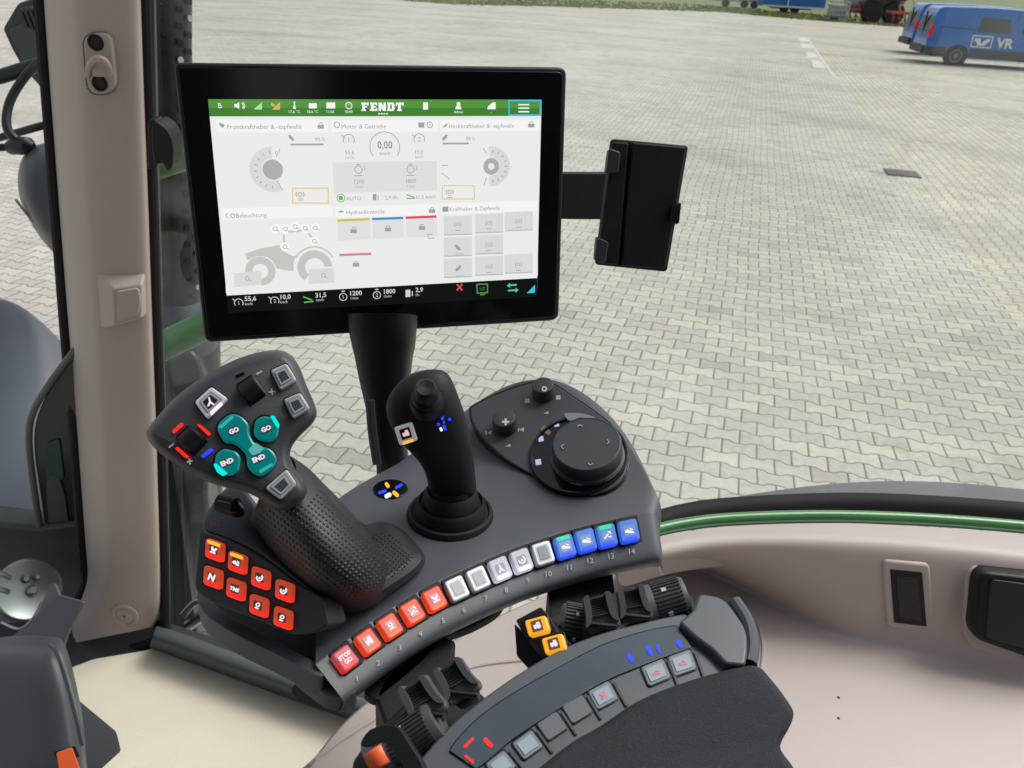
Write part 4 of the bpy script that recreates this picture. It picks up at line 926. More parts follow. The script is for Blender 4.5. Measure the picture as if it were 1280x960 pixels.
key_shape((507, 542), ang, 6.6, 6.6, bp2, .0046, .0005, INK, 'button_window', wb_, r=1, bevel=0)
icon('tractor', (507, 542), ang, 5, bp2, .0049, glow('peach light', (.85, .62, .5), .9), wb_)
key_shape((510, 552.5), ang, 7, 1.6, bp2, .0046, .0005, ORB if False else YEL, 'light_bar', wb_, r=1, bevel=0)
loc, nrm = surf(gb, 553, 530, .5); lp2 = Plane(loc, nrm * .5 + (CAM - loc).normalized() * .8)
for (a, bb_, wd, m) in [((553, 519), (553, 525), 1.8, BLUEB), ((560, 525), (564, 524), 1.6, BLUEB), ((546, 531), (550, 530), 1.6, BLUEB), ((555, 532), (557, 538), 1.8, BLUEB), ((555, 526), (555, 530), 1.2, BLUEB), ((550, 537.5), (553, 536.5), 2.2, WHITEB)]:
    dv = Vector((bb_[0] - a[0], bb_[1] - a[1], 0)).normalized(); nv = Vector((-dv.y, dv.x, 0)) * wd
    slab('indicator_light', rnd([(a[0] + nv.x, a[1] + nv.y), (bb_[0] + nv.x, bb_[1] + nv.y), (bb_[0] - nv.x, bb_[1] - nv.y), (a[0] - nv.x, a[1] - nv.y)], wd), lp2, .0012, .003, m, js, bevel=0)

# ------------------------------------------------------------------ large multifunction lever
mj = thing('drive_lever', 'large multifunction drive lever with teal buttons, textured palm rest and eight red keys', 'joystick', level(DH).hit(360, 730))
def contour(pts, drop, n=4): return [level(drop).hit(p.x, p.y) for p in cat([(x, y, 0) for x, y in pts], n)]
L0 = [(294, 690), (318, 714), (352, 738), (392, 762), (432, 768), (474, 754), (494, 722), (482, 690), (440, 645), (360, 640)]
L1 = [(300, 674), (316, 692), (344, 714), (388, 746), (432, 756), (470, 744), (485, 714), (475, 688), (434, 640), (355, 630)]
L2 = [(308, 656), (322, 672), (350, 700), (392, 730), (430, 740), (460, 726), (473, 700), (462, 676), (427, 630), (352, 618)]
L3 = [(316, 640), (330, 654), (354, 680), (392, 706), (424, 710), (446, 696), (452, 674), (440, 650), (414, 614), (350, 606)]
L4 = [(324, 624), (336, 636), (354, 654), (378, 670), (402, 672), (420, 658), (424, 640), (414, 622), (396, 598), (346, 596)]
L5 = [(326, 606), (337, 618), (352, 630), (370, 638), (388, 634), (398, 622), (400, 608), (392, 594), (380, 580), (342, 584)]
L6 = [(310, 588), (322, 596), (334, 600), (350, 604), (362, 602), (370, 594), (370, 584), (366, 574), (354, 566), (318, 570)]
levels = [contour(L0, DH - .004), contour(L1, DH - .020), contour(L2, DH - .042), contour(L3, DH - .060), contour(L4, DH - .073), contour(L5, DH - .082), contour(L6, DH - .088)]
palm = grid('palm_rest', levels, mat('grip rubber', (.015, .018, .023), .5, bump=.3), mj, closed=True, sub=2)
# wing behind, lower
wing = [contour([(452, 662), (478, 652), (502, 662), (524, 684), (532, 698), (526, 712), (504, 730), (470, 752), (440, 755), (440, 700)], DH - .004),
        contour([(454, 663), (478, 654), (500, 664), (520, 684), (527, 697), (520, 709), (500, 724), (470, 742), (446, 746), (444, 700)], DH - .017),
        contour([(458, 670), (478, 662), (496, 671), (510, 686), (514, 696), (508, 704), (492, 716), (470, 730), (454, 733), (450, 700)], DH - .021)]
b = MB(); nn = len(wing[0]); v = [p for w__ in wing for p in w__]; f = [[i * nn + j, i * nn + (j + 1) % nn, (i + 1) * nn + (j + 1) % nn, (i + 1) * nn + j] for i in range(2) for j in range(nn)] + [[2 * nn + j for j in range(nn)]]
b.add(v, f); wg = b.build('palm_wing', mat('grip rubber', ()), mj, sharp=50, bevel=.002)
# pyramid texture on both, as real raised points
def inpoly(x, y, P):
    c = False; n = len(P)
    for i in range(n):
        x1, y1 = P[i]; x2, y2 = P[i - 1]
        if (y1 > y) != (y2 > y) and x < (x2 - x1) * (y - y1) / (y2 - y1) + x1: c = not c
    return c
def pimple(bv, region, name, parent, st=7.2, r=.0011, ang=38):
    b = MB(); ca_, sa_ = math.cos(math.radians(ang)), math.sin(math.radians(ang))
    for i in range(-60, 60):
        for j in range(-60, 60):
            x = 400 + (i * ca_ - j * sa_) * st * .8; y = 680 + (i * sa_ + j * ca_) * st * .8
            if not inpoly(x, y, region): continue
            r_ = ray(x, y); l, n, _, _ = bv.ray_cast(CAM, r_.normalized())
            if l is None: continue
            if n.dot(r_) > 0: n = -n
            a = n.orthogonal().normalized(); c_ = n.cross(a); k = len(b.v)
            b.add([l + (a * math.cos(q) + c_ * math.sin(q)) * r for q in (0, 1.57, 3.14, 4.71)] + [l + (a * math.cos(q) + c_ * math.sin(q)) * r * .4 + n * .0005 for q in (0, 1.57, 3.14, 4.71)],
                  [[0, 1, 5, 4], [1, 2, 6, 5], [2, 3, 7, 6], [3, 0, 4, 7], [4, 5, 6, 7]])
    return b.build(name, mat('grip rubber', ()), parent)
bpy.context.view_layer.update()
pimple(bvh_of(palm), [(306, 660), (322, 640), (384, 632), (398, 612), (410, 622), (440, 652), (476, 692), (482, 716), (470, 738), (440, 748), (402, 736), (362, 712), (330, 684)], 'grip_texture', palm)
pimple(bvh_of(wg), [(462, 672), (478, 664), (500, 676), (516, 696), (506, 712), (486, 724), (478, 690)], 'grip_texture', wg, st=6.0, r=.0009)
# block with the eight red keys: face plane leaning towards the driver
fp = tilt(330, 730, .462, 56, -22)
FACE = rnd([(249, 663), (275, 671), (312, 687), (342, 706), (372, 730), (403, 747), (411, 781), (392, 792), (365, 794), (330, 778), (290, 763), (262, 752), (246, 741), (243, 732)], [4, 4, 12, 12, 8, 4, 6, 8, 10, 12, 12, 10, 6, 6])
face = slab('key_block', FACE, fp, 0, .020, GREYD, mj, bevel=.0022, seg=4)
# smooth top of the block rising to the neck
tops = [[(249, 662), (275, 670), (312, 686), (342, 705), (372, 729), (403, 747)], [(250, 650), (276, 656), (304, 668), (334, 690), (364, 714), (398, 742)], [(258, 634), (278, 636), (300, 652), (324, 678), (354, 704), (392, 736)], [(270, 620), (284, 616), (304, 636), (322, 664), (348, 696), (386, 730)], [(282, 606), (296, 600), (316, 620), (334, 650), (352, 690), (384, 724)]]
hs_ = [DH + .002, DH - .016, DH - .034, DH - .050, DH - .058]
rows = [[fp.hit(x, y, -.0005) for x, y in tops[0]]]
for k in range(1, 5):
    rows.append([rows[0][j] + (at(*tops[k][j], 1) - at(*tops[k][j], 0)).normalized() * 0 + (at(tops[k][j][0], tops[k][j][1], (rows[0][j] - CAM).dot(_F) + .004 * k) - rows[0][j]) for j in range(6)])
grid('block_top', rows, mat('block top plastic', (.028, .031, .039), .45, bump=.25, bscale=1500), mj, sub=2, solid=.004)
RK = [((266.5, 688), 'hare', 1), ((295, 703.5), 'wing', 1), ((324, 723), 'swirl', 0), ((354, 739), 'swirl', 0), ((264.4, 722), 'N', 0), ((293, 737), 'TMS', 0), ((321.7, 757.7), 'lamp', 0), ((352, 773), 'lamp', 0)]
kt = Vector((1, .36, 0)).normalized()
def kq(c, w_, h_): # sheared key outline like the face
    c = Vector((c[0], c[1], 0)); a = kt * w_; b_ = Vector((-.06, 1, 0)) * h_
    return [(p.x, p.y) for p in (c - a - b_, c + a - b_, c + a + b_, c - a + b_)]
for c, ic, am in RK:
    slab('key_frame', rnd(kq(c, 13.2, 14.4), 5), fp, .0006, .004, BLACK, face, bevel=.0004)
    k_ = slab('red_key', rnd(kq(c, 11.6, 12.2), 5), fp, .0030, .006, RED, mj, bevel=.0012)
    slab('light_bar', rnd(kq((c[0] - .5, c[1] + 7.6), 8.4, 3.1), 2), fp, .0033, .0006, REDB, k_, bevel=0)
    if am: slab('light_bar', rnd(kq((c[0] + .5, c[1] - 8.6), 8.4, 2.2), 2), fp, .0033, .0006, YEL, k_, bevel=0)
    slab('window', rnd(kq((c[0], c[1] - .2), 5.4, 6), 1), fp, .0032, .0004, mat('key window tint', ()), k_, bevel=0)
    if ic in ('N', 'TMS'): ptext(ic, (c[0], c[1] - .5), kt, 8 if ic == 'N' else 4.4, fp, .0036, W, k_, bold=.05)
    else: icon(ic, (c[0], c[1] - .5), kt, 5, fp, .0036, W, k_)
# small thumb wheel and orange print on the block top
bpy.context.view_layer.update()
wp_ = Plane(at(283, 630, .462), (-.15, -.55, .9))
slab('wheel_slot', rnd([(271, 619), (298, 624), (300, 637), (290, 641), (271, 634)], 5), wp_, .001, .008, GLOSSB, mj, bevel=.0006)
b = MB(); ws, we = wp_.hit(273, 628, -.002), wp_.hit(296, 633, -.002); b.tube([ws, ws.lerp(we, .04), ws.lerp(we, .96), we], [.0040, .0050, .0050, .0040], 24); tw_ = b.build('thumb_wheel', BLACK, mj)
b = MB(); nw = (wp_.n + Vector((0, -.2, 0))).normalized(); b.box(ws.lerp(we, .5) + nw * .005, (we - ws) * .34, nw * .0004, nw.cross(we - ws).normalized() * .0004); b.build('copper_line', mat('copper print', (.45, .2, .1), .5), tw_)
op2 = Plane(at(268, 654, .4605), (-.15, -.6, .85)); b = MB(); b.prism([op2.hit(*p) for p in arc(268.5, 654, 4.4, 6, -230, 50, 14)], op2.n, .0004); b.prism([op2.hit(*p) for p in arc(268.5, 654, 0, 1.8, 0, 359, 8)[:9]], op2.n, .0004); b.prism([op2.hit(*p) for p in ((272, 646), (281, 645), (281, 646.4), (272, 647.4))], op2.n, .0004)
b.build('orange_print', mat('orange print', (.40, .17, .10), .6), mj)
# neck
nk = [(368, 612, .030), (356, 592, .028), (342, 575, .026)]
# head
hd = tilt(290, 530, .428, 50, 8)
HEAD = cat([(183, 545), (187, 533), (200, 517), (221, 495), (255, 470), (292, 450.5), (324, 440), (347, 437.5), (361, 442), (373, 456), (383, 481), (392, 502), (396, 517), (390, 530), (375, 545), (365, 558), (363, 571), (370, 588), (382, 604), (383, 618), (372, 631), (354, 638), (339, 634), (322, 622), (300, 613), (270, 606), (246, 595), (219, 580), (195, 562)], 4)
def scl(P_, c, s): return [(c[0] + (p[0] - c[0]) * s, c[1] + (p[1] - c[1]) * s) for p in P_]
HP = [(p[0], p[1]) for p in HEAD]
def inset(P_, d):
    n = len(P_); out = []
    A = sum(P_[i - 1][0] * P_[i][1] - P_[i][0] * P_[i - 1][1] for i in range(n))
    for i in range(n):
        t_ = Vector((P_[(i + 1) % n][0] - P_[i - 1][0], P_[(i + 1) % n][1] - P_[i - 1][1])).normalized(); m_ = Vector((-t_.y, t_.x)) * (1 if A > 0 else -1)
        out.append((P_[i][0] + m_.x * d, P_[i][1] + m_.y * d))
    return out
lay = [(9, -.030), (2.5, -.024), (0, -.014), (.6, -.009), (3.2, -.004), (7.5, -.0008), (11, 0)]
b = MB(); nn = len(HP); V_ = []
for d_, h in lay: V_ += [hd.hit(*p, h) for p in inset(HP, d_)]
F_ = [[i * nn + j, i * nn + (j + 1) % nn, (i + 1) * nn + (j + 1) % nn, (i + 1) * nn + j] for i in range(len(lay) - 1) for j in range(nn)] + [list(range(nn))[::-1], [(len(lay) - 1) * nn + j for j in range(nn)]]
b.add(V_, F_); head = b.build('head', mat('lever head plastic', (.040, .043, .050), .46, bump=.35, bscale=1500, var=.08), mj, sharp=60)
def cr5(x, y): return (170 + x / 4.923, 420 + y / 4.923)
def cr4(x, y): return (250 + x / 3.84, 390 + y / 3.84)
HK = [([cr5(825, 210), cr5(925, 165), cr5(990, 270), cr5(885, 335)], 0), ([cr5(905, 390), cr5(1010, 345), cr5(1072, 445), cr5(965, 510)], 0), ([cr5(357, 405), cr5(462, 310), cr5(565, 385), cr5(435, 510)], 1), ([cr4(310, 845), cr4(415, 752), cr4(465, 825), cr4(385, 902)], 0)]
LK = mat('light grey key', (.42, .43, .45), .4)
for q, lit in HK:
    c = Vector((sum(p[0] for p in q) / 4, sum(p[1] for p in q) / 4)); a = (Vector(q[1]) - Vector(q[0])).normalized(); S_ = lambda s: [tuple(c + (Vector(p) - c) * s) for p in q]
    slab('key_gap', rnd(S_(1.07), 4), hd, .0003, .003, BLACK, head, bevel=0)
    k_ = slab('square_key', rnd(S_(1.0), 4), hd, .0026, .005, LK if not lit else mat('white lit square', (.5, .48, .52), .35, emit=(.5, .42, .5), es=.25), mj, bevel=.001)
    slab('key_rim', rnd(S_(.70), 2), hd, .0029, .0008, mat('key rim dark', (.12, .13, .15), .4), k_, bevel=0)
    slab('key_face', rnd(S_(.64), 1.5), hd, .0031, .0008, mat('light grey key', ()), k_, bevel=0)
    slab('insert', rnd(S_(.46), 1), hd, .0033, .0008, PAD if not lit else INK, k_, bevel=.0002)
    if lit:
        k_['label'] = 'white lit key with arrow symbol'
        icon('arrow', (c.x, c.y), Vector((1, -.25, 0)).normalized(), 6, hd, .0036, PINK, k_)
        slab('light_bar', rnd([cr5(455, 465), cr5(520, 405), cr5(535, 420), cr5(462, 490)], 1.5), hd, .0033, .0006, WHITEB, k_, bevel=0)
def teal(poly, name='teal_button'):
    P_ = [(p[0], p[1]) for p in poly]
    slab('button_gap', inset(P_, -1.6), hd, .0004, .003, BLACK, head, bevel=0)
    return slab(name, P_, hd, .0028, .005, TEAL, mj, bevel=.0014)
def octo(c, r, rot=0): return [(p.x, p.y) for p in rnd([(c[0] + r * math.cos(math.radians(rot + a)), c[1] + r * math.sin(math.radians(rot + a)), 0) for a in (0, 55, 95, 150, 180, 235, 275, 330)], 4)]
PAIR = [(p.x, p.y) for p in cat([cr5(*p) + (0,) for p in [(500, 580), (512, 528), (578, 480), (640, 488), (690, 540), (698, 600), (740, 668), (820, 690), (862, 742), (850, 800), (780, 855), (728, 850), (682, 800), (672, 728), (600, 662), (542, 652)]], 3)]
tb = teal(PAIR, 'teal_rocker'); slab('lens_bar', rnd([cr5(690, 700), cr5(735, 655), cr5(790, 690), cr5(760, 720), cr5(715, 735)], 2), hd, .0031, .0005, mat('pale teal', (.08, .35, .33), .3, emit=(.1, .4, .38), es=.5), tb, bevel=0)
for pts in ([(505, 560), (590, 488), (602, 500), (520, 572)], [(765, 845), (845, 795), (838, 780), (755, 828)]): slab('light_bar', rnd([cr5(*p) for p in pts], 1.2), hd, .0031, .0005, glow('soft teal light', (.02, .5, .48), .9), tb, bevel=0)
t1 = teal(octo(cr5(800, 570), 17.5, -20)); t2 = teal(octo(cr5(560, 775), 18, -20))
slab('light_bar', rnd([cr5(825, 492), cr5(850, 490), cr5(884, 545), cr5(872, 572)], 1.5), hd, .0031, .0005, TEALB, t1, bevel=0)
slab('light_bar', rnd([cr5(475, 790), cr5(492, 782), cr5(565, 845), cr5(535, 862), cr5(500, 840)], 1.5), hd, .0031, .0005, TEALB, t2, bevel=0)
dirv = Vector((1, -.42, 0)).normalized()
for c, s, o in ((cr5(602, 582), 'GO', tb), (cr5(800, 570), 'GO', t1), (cr5(560, 775), 'END', t2), (cr5(755, 752), 'END', tb)):
    key_shape(c, dirv, 6.6, 4.4, hd, .0031, .0004, INK, 'window', o, r=1, bevel=0)
    ptext(s, c, dirv, 5.6, hd, .0034, PINK, o, name='button_text', bold=.05)
def barrel(q, name='thumb_wheel'):
    c = Vector((sum(p[0] for p in q) / 4, sum(p[1] for p in q) / 4))
    slab('wheel_recess', rnd([tuple(c + (Vector(p) - c) * 1.06) for p in q], 4), hd, .0005, .004, GLOSSB, head, bevel=.0004)
    A_ = (hd.hit(*q[0]) + hd.hit(*q[3])) / 2; B_ = (hd.hit(*q[1]) + hd.hit(*q[2])) / 2; r_ = (hd.hit(*q[0]) - hd.hit(*q[3])).length / 2
    b = MB(); n = 28; ax = (B_ - A_); a2 = hd.n; b2_ = ax.normalized().cross(a2); k0 = []
    b.tube([A_.lerp(B_, .02), A_.lerp(B_, .08), A_.lerp(B_, .92), A_.lerp(B_, .98)], [r_ * .72, r_ * .84, r_ * .84, r_ * .72], 32)
    w_ = b.build(name, BLACK, mj)
    b = MB()
    for k in (0, 8):
        aa = math.radians(-80 + k * 20); d_ = a2 * math.cos(aa) + b2_ * math.sin(aa)
        b.box((A_ + B_) / 2 + d_ * r_ * .8, ax * .38, d_ * .0005, d_.cross(ax).normalized() * .0006)
    b.build('ridges', BLACKM, w_)
barrel([cr5(615, 300), cr5(710, 238), cr5(800, 360), cr5(700, 432)]); barrel([cr5(242, 625), cr5(322, 548), cr5(445, 642), cr5(352, 738)])
for q, m in (([(220, 585), (280, 530), (292, 545), (232, 600)], REDB), ([(375, 548), (390, 540), (460, 600), (445, 614)], REDB), ([(240, 692), (255, 680), (325, 742), (310, 755)], REDB), ([(398, 738), (462, 688), (476, 702), (412, 752)], BLUEB)):
    slab('indicator_light', rnd([cr5(*p) for p in q], 1.6), hd, .0012, .001, m, mj, bevel=0)
b = MB()
for q in ([(200, 683), (232, 658), (236, 666), (204, 691)], [(738, 232), (772, 212), (778, 220), (744, 240)], [(312, 772), (345, 765), (346, 772), (314, 780)], [(324, 755), (332, 754), (336, 790), (328, 791)], [(816, 343), (855, 337), (856, 344), (818, 350)], [(830, 325), (838, 323), (842, 360), (834, 362)]):
    b.prism([hd.hit(*cr5(*p), .0004) for p in q], hd.n, .0004)
b.build('white_mark', MARK, head)
b = MB(); b.prism([hd.hit(*cr5(*p), .0006) for p in [(612, 240), (660, 222), (668, 232), (620, 252)]], hd.n, .001); b.build('slot_mark', GLOSSB, head)
# ------------------------------------------------------------------ terminal monitor
mon = thing('monitor', 'wide black terminal monitor with a lit white and green screen', 'monitor', at(470, 330, .67))
MQ = [(217, 78), (709, 84), (699, 401), (256, 429)]
mp = quadplane([(218, 80), (708, 86), (698, 400), (257, 428)], .625)
def mslab(name, q, h, th, m, parent, r=7, bevel=.0015, **k): return slab(name, rnd(q, r), mp, h, th, m, parent, bevel=bevel, **k)
hous = mslab('housing', MQ, -.0012, .026, BLACK, mon, r=11, bevel=.003)
mslab('back_cover', [(250, 110), (680, 115), (672, 380), (280, 400)], -.026, .02, BLACK, mon, r=20, bevel=.006)
glass_ = mslab('front_glass', [(222, 84), (704, 90), (694.5, 396), (261, 423.5)], 0, .003, mat('screen glass black', (.004, .005, .006), .12, spec=.45), mon, r=8, bevel=.0006)
def uvp(x, y): p = mp.hit(x, y) - mp.o; return p.dot(mp.u), p.dot(mp.v)
def UV(u, v, h): return mp.o + mp.u * u + mp.v * v + mp.n * h
def rect(b, x0, y0, x1, y1, h, r=0):
    u0, v0 = uvp(x0, y0); u1, v1 = uvp(x1, y1)
    P_ = [(u0, v0, 0), (u1, v0, 0), (u1, v1, 0), (u0, v1, 0)]
    if r: P_ = [tuple(p) for p in rnd(P_, r * .00063, 4)]
    b.prism([UV(p[0], p[1], h) for p in P_], mp.n, .00004)
def lay(fn, name, m, parent):
    b = MB(); fn(b); return b.build(name, m, parent)
def scr(name, c, s=1.0): return mat(name, (.0, .0, .0), .12, emit=c, es=s, spec=.3)
S_W = scr('screen white', (.90, .91, .90)); S_G = scr('screen light grey', (.83, .84, .82)); S_G2 = scr('screen grey', (.73, .74, .73)); S_M = scr('screen mid grey', (.36, .37, .37)); S_D = scr('screen dark grey', (.12, .12, .125)); S_GR = scr('screen green', (.09, .30, .05)); S_GR2 = scr('screen green lower', (.055, .22, .035))
S_BK = scr('screen black', (.006, .007, .007)); S_CY = scr('screen cyan', (.05, .55, .72)); S_OR = scr('screen orange line', (.80, .58, .30)); S_TX = scr('screen text', (.33, .34, .35)); S_LT = scr('screen bright', (.92, .95, .92)); S_YE = scr('screen yellow', (.62, .52, .12)); S_BL = scr('screen blue', (.05, .28, .68)); S_RD = scr('screen red', (.70, .08, .08)); S_PK = scr('screen pink', (.75, .22, .30)); S_TEALS = scr('screen teal', (.1, .55, .5)); S_LG = scr('screen leaf green', (.12, .45, .08)); S_BTN = scr('screen button', (.69, .70, .69)); S_BTN2 = scr('screen button edge', (.48, .49, .48)); S_AM = scr('screen amber', (.75, .45, .12))
E1, E2, E3, E4, E5, E6 = .00012, .0002, .00028, .00036, .00044, .00052
act = [(260, 124), (677, 124.5), (671, 371), (285.5, 391)]
screen = slab('screen', act, mp, E1, .0001, S_G, mon, bevel=0)
def free(pts, h, name, m, parent): return slab(name, pts, mp, h, .00004, m, parent, bevel=0)
free([(260, 124), (677, 124.5), (676.5, 135), (261, 135)], E2, 'status_bar', S_GR, screen); free([(261, 135), (676.5, 135), (676, 145), (262, 145.5)], E2, 'status_bar_lower', S_GR2, screen)
free([(283.3, 369.5), (671.5, 347.5), (671, 371), (285.5, 391)], E2, 'footer', S_BK, screen)
def mtext(b, s, x, y, hpx, h=E5, align='c', bold=.0, sx=1.0):
    u, v = uvp(x, y); k = .00060
    text_on(b, s, UV(u, v, h), mp.u, mp.v, mp.n, hpx * k, lift=0, bold=bold, sx=sx, align=align)
def ring(b, x, y, r0, r1, a0=0, a1=359.9, h=E5, n=24):
    u, v = uvp(x, y); k = .00061; pts = arc(0, 0, r0 * k, r1 * k, a0, a1, n)
    b.prism([UV(u + p[0], v - p[1], h) for p in pts], mp.n, .00004)
def disc(b, x, y, r, h=E5): ring(b, x, y, 0.001, r, h=h, n=20)
def poly(b, pts, h=E5): b.prism([mp.hit(x, y, h) for x, y in pts], mp.n, .00004)
def line(b, x0, y0, x1, y1, w_, h=E5):
    d = Vector((x1 - x0, y1 - y0)).normalized(); n = Vector((-d.y, d.x)) * w_ / 2
    poly(b, [(x0 + n.x, y0 + n.y), (x1 + n.x, y1 + n.y), (x1 - n.x, y1 - n.y), (x0 - n.x, y0 - n.y)], h)
def lock(b, x, y, s=1.0):
    poly(b, [(x - 4 * s, y), (x + 4 * s, y), (x + 4 * s, y + 4.6 * s), (x - 4 * s, y + 4.6 * s)]); ring(b, x, y - .3, 1.9 * s, 2.9 * s, 180, 360, n=10)
# status bar icons
b = MB(); mtext(b, 'B', 275, 132, 6); poly(b, [(293, 130), (296, 130), (299, 127.5), (299, 136.5), (296, 134), (293, 134)]); ring(b, 300, 132, 3.4, 4.4, -50, 50, n=8); ring(b, 300, 132, 5.2, 6, -50, 50, n=8)
line(b, 368, 127, 368, 134, 1.8); disc(b, 368, 134.5, 1.8); poly(b, [(386, 129), (396, 129), (396, 135.5), (386, 135.5)]); poly(b, [(408, 128), (419, 128), (419, 135.5), (408, 135.5)]); ring(b, 436, 132, 3.4, 4.5); line(b, 436, 132, 436, 129.5, .8)
for x, s in ((368, '17,6 °C'), (391, '18,6 °C'), (413, '11:03'), (436, '10:49')): mtext(b, s, x, 139.6, 3.4)
poly(b, [(529, 128), (535, 128), (535, 137), (529, 137)]); disc(b, 573, 130, 2.6); poly(b, [(569, 136.5), (577, 136.5), (575.5, 132.5), (570.5, 132.5)]); mtext(b, 'Admin', 573, 139.8, 3.4)
poly(b, [(609, 136.5), (610, 133), (616, 128), (619.5, 128), (619.5, 136.5)]); mtext(b, '^', 614, 141, 2)
for y in (130, 134.3, 138.8): poly(b, [(648, y), (661.5, y), (661.5, y + 1.7), (648, y + 1.7)])
b.split('status_icon', S_LT, screen, 0.0012)
b = MB(); poly(b, [(317, 136.8), (327.5, 136.8), (327.5, 127.5)]); b.build('signal_icon', scr('screen pale green', (.45, .72, .38)), screen)
b = MB(); poly(b, [(340, 137), (350, 137), (350, 127.5)]); poly(b, [(339, 128), (344, 131), (343, 133.5), (339, 132)]); b.build('signal_icon', S_AM, screen)
b = MB()
for q in ([(635.5, 125), (677, 125), (677, 126.6), (635.5, 126.6)], [(635.5, 143), (676, 143), (676, 144.8), (635.5, 144.8)], [(635.5, 125), (637, 125), (637, 144.8), (635.5, 144.8)], [(674.8, 125), (676.6, 125), (676.2, 144.8), (674.4, 144.8)]): poly(b, q, E4)
b.build('menu_frame', S_CY, screen)
# heavy slab serif word mark
b = MB(); x = 451.5; lw, lh, y0 = 10.2, 10.5, 128.2
def bar(x0, y0_, x1, y1_): poly(b, [(x0, y0_), (x1, y0_), (x1, y1_), (x0, y1_)])
for ch in 'FENDT':
    x1 = x + lw - 1.0; yb = y0 + lh
    if ch in 'FE':
        bar(x + 1.4, y0, x + 4.6, yb); bar(x, y0, x1, y0 + 2.4); bar(x, yb - 1.8, x + 6, yb); bar(x + 4.6, y0 + 4.2, x1 - 1.8, y0 + 6.2); bar(x1 - 1.6, y0 + 2.4, x1, y0 + 3.8)
        if ch == 'E': bar(x, yb - 2.4, x1, yb); bar(x1 - 1.6, yb - 3.8, x1, yb - 2.4)
    if ch == 'N': bar(x, y0, x + 3.2, yb); bar(x1 - 3.0, y0, x1, yb); poly(b, [(x, y0), (x + 3.6, y0), (x1, yb), (x1 - 3.6, yb)], E6)
    if ch == 'D': bar(x + .6, y0, x + 3.6, yb); bar(x, y0, x1 - 2, y0 + 2.2); bar(x, yb - 2.2, x1 - 2, yb); poly(b, [(x1 - 3.4, y0), (x1 - 1.6, y0), (x1, y0 + 2.4), (x1, yb - 2.4), (x1 - 1.6, yb), (x1 - 3.4, yb)], E6)
    if ch == 'T': bar(x, y0, x1 + .6, y0 + 2.6); bar(x + 2.8, y0, x + 6.2, yb); bar(x, y0 + 2.6, x + 1.4, y0 + 4); bar(x1 - .8, y0 + 2.6, x1 + .6, y0 + 4); bar(x + 1.6, yb - 1.8, x + 7.4, yb)
    x += lw + .65
for i in range(4): poly(b, [(473 + i * 3.2, 141.4), (475.2 + i * 3.2, 141.4), (475.2 + i * 3.2, 143), (473 + i * 3.2, 143)])
b.build('word_mark', S_LT, screen)
# tiles: head strip and body
TI = {'a': (270, 150, 410.5, 257), 'b': (413.5, 150, 547, 255.5), 'c': (549.5, 150, 674, 251.5), 'd': (277.5, 260.5, 416, 363.5), 'e': (418.5, 258.5, 548.5, 355), 'f': (551, 254.5, 672.5, 348.5)}
tiles = {}
for k, (x0, y0_, x1, y1_) in TI.items():
    hh = 13
    sh_ = lambda x, y: (x, y)
    tl_ = [(x0, y0_), (x1, y0_ - (.5 if k in 'def' else 0)), (x1, y1_ - .5), (x0 + 4, y1_ + 1)]
    if k in 'def': tl_ = [(x0, y0_), (x1, y0_ - 4), (x1 - .3, y1_ - 4), (x0 + 5, y1_ + 3)]
    t_ = free(tl_, E2, 'tile', S_G if k != 'f' else scr('screen pale', (.83, .84, .83)), screen); tiles[k] = t_
    f = .14
    m_ = lambda p, q: (p[0] + (q[0] - p[0]) * f, p[1] + (q[1] - p[1]) * f)
    free([tl_[0], tl_[1], m_(tl_[1], tl_[2]), m_(tl_[0], tl_[3])], E3, 'tile_head', S_W, screen)
def T(k, fn, name, m): b = MB(); fn(b); return b.build(name, m, screen)
b = MB()
for s, x, y, hh in (('Frontkraftheber & -zapfwelle', 284, 158.5, 5.6), ('Motor & Getriebe', 427, 158, 5.6), ('Heckkraftheber & -zapfwelle', 561, 157.5, 5.6), ('Beleuchtung', 295, 269.5, 5.6), ('Hydraulikventile', 433, 265.5, 5.6), ('Kraftheber & Zapfwelle', 562, 261.5, 5.4)):
    mtext(b, s, x, y, hh, align='l', sx=.98)
for s, x, y, hh in (('99 %', 400, 174, 4.4), ('88 %', 588, 173, 4.4), ('55,6', 437, 190.5, 5), ('km/h', 437, 196.5, 4), ('10,0', 524, 190, 5), ('km/h', 524, 196, 4), ('km/h', 481, 191.5, 5), ('1200', 449, 227, 5.2), ('1/min', 449, 233.5, 3.6), ('1800', 514, 226, 5.2), ('1/min', 514, 232.5, 3.6),
                    ('AUTO', 442, 248, 5), ('2,9 l/h', 489, 247, 5), ('31,5 km/h', 532, 246, 5), ('AUTO', 574, 317.5, 3), ('AUTO', 575, 345, 3)): mtext(b, s, x, y, hh)
b.split('tile_text', S_TX, screen, 0.0022)
b = MB(); mtext(b, '0,00', 481, 181, 9.5, sx=.85); b.build('speed_value', S_D, screen)
b = MB(); ring(b, 481, 184, 19, 20, -215, 35); b.build('speed_ring', S_M, screen)
b = MB(); rect(b, 415.5, 203, 546.5, 238, E3); b.build('engine_band', S_G2, screen)
b = MB()   # grey pictograms
for x, y, s in ((436, 175, '1'), (524, 174, '2')):
    ring(b, x, y, 6.6, 7.6, -215, 35); mtext(b, s, x, y, 6.5); line(b, x - 9, y - 6, x - 5, y - 2, 1)
for x, y, s in ((448, 212, '1'), (513, 211.5, '2')):
    ring(b, x, y, 4.4, 5.4); mtext(b, s, x + 7.5, y - 2, 5.5); line(b, x - 5, y + 7.6, x + 5, y + 7.6, 1); line(b, x - 2, y - 6.4, x + 2, y - 6.4, 1.2)
